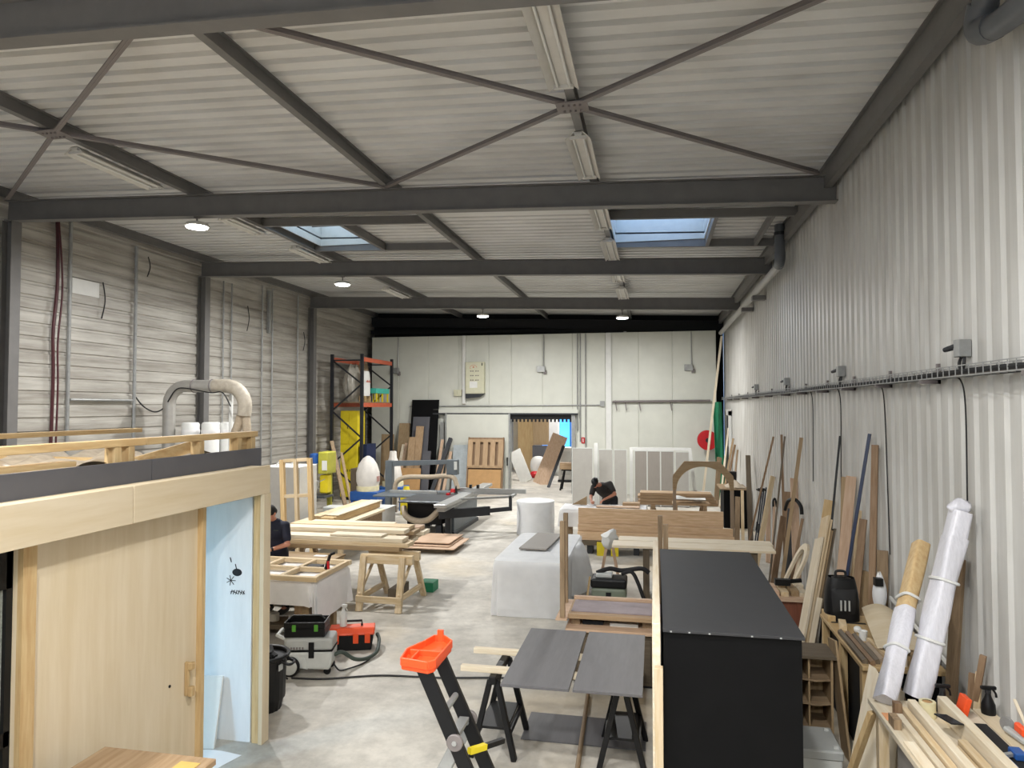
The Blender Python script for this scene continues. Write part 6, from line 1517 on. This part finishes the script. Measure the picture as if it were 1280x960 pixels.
def head(mb,c,fwd,up,s=1.0):
    """skull, jaw, nose, ears, lips, brow and neck root; returns helper points"""
    c=V(c); f=V(fwd).normalized(); u=V(up); u=(u-f*u.dot(f)).normalized(); r=f.cross(u)
    R=Matrix((r,f,u)).transposed().to_4x4(); Mx=Matrix.Translation(c)@R@Matrix.Scale(s,4)
    mb.ball((0,-.012,.03),(.075,.095,.088),20,Mx); mb.ball((0,.02,-.045),(.056,.068,.072),18,Mx); mb.ball((0,.045,-.085),(.03,.032,.03),12,Mx)
    mb.ball((0,.088,.028),(.05,.014,.012),12,Mx)
    mb.ball((0,.1,-.012),(.013,.02,.026),10,Mx); mb.ball((0,.108,-.024),(.017,.014,.011),10,Mx)
    mb.ball((0,.084,-.056),(.024,.01,.006),10,Mx); mb.ball((0,.082,-.066),(.022,.01,.007),10,Mx)
    for e in (-1,1):
        mb.ball((e*.076,-.01,.0),(.01,.02,.032),10,Mx); mb.ball((e*.04,.07,-.02),(.022,.018,.02),10,Mx)
    return Mx
def face_parts(Mx,body,parent,loc,hair_m,hair_fn):
    q=MB()
    for e in (-1,1): 
        q=MB().ball((e*.031,.083,.012),(.012,.008,.007),10,Mx); o=q.build('eye',m_ink,body); 
        q=MB().bar(Mx@V((e*.05,.092,.034)),Mx@V((e*.015,.098,.032)),.006,.008); q.build('eyebrow',hair_m,body)
def shift(mb,loc):
    l=V(loc); mb.v=[p-l for p in mb.v]; return mb

# ---- worker behind the sheet-covered table (upright, looking down at the work)
loc=V((-5.79,10.1,0)); t=T('person','person in navy t-shirt standing behind the white draped table','person',loc)
X,Y=loc.x,loc.y
hip=[(X-.09,Y+.02,.92),(X+.09,Y+.02,.92)]; knee=[(X-.11,Y-.02,.5),(X+.13,Y-.02,.5)]; ank=[(X-.12,Y+.03,.09),(X+.15,Y+.03,.09)]
sh=[(X-.185,Y-.04,1.355),(X+.185,Y-.06,1.355)]; el=[(X-.26,Y-.14,1.10),(X+.27,Y-.14,1.09)]; wr=[(X-.12,Y-.36,1.03),(X+.08,Y-.35,1.03)]
chest=(X,Y-.04,1.28); belly=(X,Y+.0,1.03); neck=(X-.01,Y-.05,1.44); hd=(X-.02,Y-.14,1.545)
b=MB()
for i in (0,1):
    cap(b,hip[i],knee[i],.085,.058); cap(b,knee[i],ank[i],.058,.038); cap(b,ank[i],(ank[i][0],ank[i][1]-.16,.04),.04,.035)
    cap(b,sh[i],el[i],.05,.04); cap(b,el[i],wr[i],.042,.027)
    cap(b,(chest[0],chest[1],1.33),sh[i],.09,.055)
b.ball(chest,(.155,.105,.17),20); b.ball(belly,(.14,.1,.15),20); b.ball((X,Y+.02,.92),(.15,.11,.1),18)
cap(b,(neck[0],neck[1]+.02,1.40),(hd[0],hd[1]+.03,hd[2]-.06),.055,.05)
Mx=head(b,hd,(-.15,-.7,-.7),(0,-.4,1))
hand(b,wr[0],(.6,-.5,-.15),(0,-.3,-1),(.6,.6,0),.7); hand(b,wr[1],(-.7,-.4,-.15),(0,-.3,-1),(-.5,.7,0),.7)
body=remesh('body',shift(b,loc),.0075,m_skin,t)
Ml=Matrix.Translation(-loc)@Mx
face_parts(Ml,body,t,loc,m_hair,None)
h=MB().ball((0,-.022,.045),(.083,.1,.088),22,Ml); h.v=[p if (Ml.inverted()@p).z>-.03 or (Ml.inverted()@p).y<-.03 else p for p in h.v]
h.ball((0,-.06,-.0),(.074,.06,.07),18,Ml)
remesh('hair',h,.008,m_hair,t,2)
s=MB()
s.ball(chest,(.185,.135,.185),22); s.ball((X,Y+.01,1.05),(.172,.13,.17),22); s.ball((X,Y+.02,.95),(.175,.135,.12),20)
for i in (0,1):
    cap(s,(chest[0],chest[1],1.31),sh[i],.12,.074); cap(s,(chest[0],chest[1],1.38),sh[i],.07,.06); e=V(sh[i]).lerp(V(el[i]),.7); cap(s,sh[i],e,.071,.064)
remesh('t_shirt',shift(s,loc),.009,m_navy,t,12)
s=MB(); s.ball((X,Y+.02,.9),(.165,.125,.12),20)
for i in (0,1): cap(s,hip[i],knee[i],.102,.078); cap(s,knee[i],(ank[i][0],ank[i][1],.13),.078,.068)
remesh('trousers',shift(s,loc),.01,m_jean,t)
for i in (0,1):
    s=MB(); cap(s,(ank[i][0],ank[i][1]+.03,.055),(ank[i][0],ank[i][1]-.17,.042),.05,.042); s.v=[V((p.x,p.y,max(p.z,.005))) for p in s.v]
    remesh('shoe',shift(s,loc),.008,m_shoe,t)
s=MB(); a=V(wr[1]); d=(V(wr[1])-V(el[1])).normalized(); s.cyl(a-d*.06,a-d*.03,.034,n=16); s.box(a.x-.02,a.x+.02,a.y-.0,a.y+.03,a.z+.02,a.z+.036)
shift(s,loc).build('wristwatch',m_bplast,t,smooth=True)
s=MB()
for k in range(6): s.box(X+.05+.014*k,X+.06+.014*k,Y-.176,Y-.168,1.295,1.305)
shift(s,loc).build('chest_logo',m_ghose,t)

# ---- worker bending over the far table
loc=V((-1.2,17.68,0)); t=T('person','person in dark t-shirt and cap bending over the far table','person',loc)
X,Y=loc.x,loc.y
hip=[(X-.0,Y+.08,.9),(X+.2,Y+.08,.9)]; knee=[(X-.03,Y+.02,.48),(X+.22,Y+.02,.48)]; ank=[(X-.03,Y+.1,.09),(X+.24,Y+.1,.09)]
chest=(X-.08,Y-.22,1.18); belly=(X+.06,Y-.02,1.02)
sh=[(X-.27,Y-.26,1.22),(X+.12,Y-.24,1.30)]; el=[(X-.33,Y-.42,1.0),(X+.25,Y-.42,1.08)]; wr=[(X-.30,Y-.62,.935),(X+.0,Y-.54,.96)]
neck=(X-.13,Y-.34,1.29); hd=(X-.22,Y-.47,1.34)
b=MB()
for i in (0,1):
    cap(b,hip[i],knee[i],.085,.058); cap(b,knee[i],ank[i],.058,.038); cap(b,ank[i],(ank[i][0],ank[i][1]-.16,.04),.04,.035)
    cap(b,sh[i],el[i],.05,.042); cap(b,el[i],wr[i],.042,.027); cap(b,chest,sh[i],.09,.055)
cap(b,belly,chest,.13,.135); b.ball((X+.1,Y+.06,.92),(.16,.12,.11),18)
cap(b,chest,neck,.09,.055); cap(b,neck,(hd[0]+.01,hd[1]+.03,hd[2]-.03),.054,.05)
Mx=head(b,hd,(-.12,-.6,-.78),(-.1,-.75,.66))
hand(b,wr[0],(.25,-.8,-.2),(0,-.2,-1),(1,.2,0),.4); hand(b,wr[1],(-.55,-.6,-.3),(0,-.2,-1),(-.6,.5,0),.7)
body=remesh('body',shift(b,loc),.0075,m_skin,t)
Ml=Matrix.Translation(-loc)@Mx
face_parts(Ml,body,t,loc,m_hair,None)
h=MB().ball((0,-.02,.045),(.083,.102,.085),22,Ml); h.ball((0,-.06,-.0),(.074,.06,.07),18,Ml)
remesh('hair',h,.008,m_hair,t,2)
h=MB().ball((0,-.01,.07),(.088,.108,.07),22,Ml); h.ball((0,.1,.052),(.06,.06,.01),14,Ml)
remesh('cap',h,.008,m_bplast,t,2)
s=MB(); cap(s,(belly[0],belly[1]+.04,.98),belly,.15,.155); cap(s,belly,chest,.155,.165)
for i in (0,1):
    cap(s,chest,sh[i],.125,.076); e=V(sh[i]).lerp(V(el[i]),.68); cap(s,sh[i],e,.078,.068)
remesh('t_shirt',shift(s,loc),.009,m_olive,t,12)
s=MB(); s.ball((X+.1,Y+.07,.9),(.18,.135,.13),20)
for i in (0,1): cap(s,hip[i],knee[i],.102,.078); cap(s,knee[i],(ank[i][0],ank[i][1],.13),.078,.068)
remesh('trousers',shift(s,loc),.01,m_jean,t)
for i in (0,1):
    s=MB(); cap(s,(ank[i][0],ank[i][1]+.03,.055),(ank[i][0],ank[i][1]-.17,.042),.05,.042); s.v=[V((p.x,p.y,max(p.z,.005))) for p in s.v]
    remesh('shoe',shift(s,loc),.008,m_shoe,t)
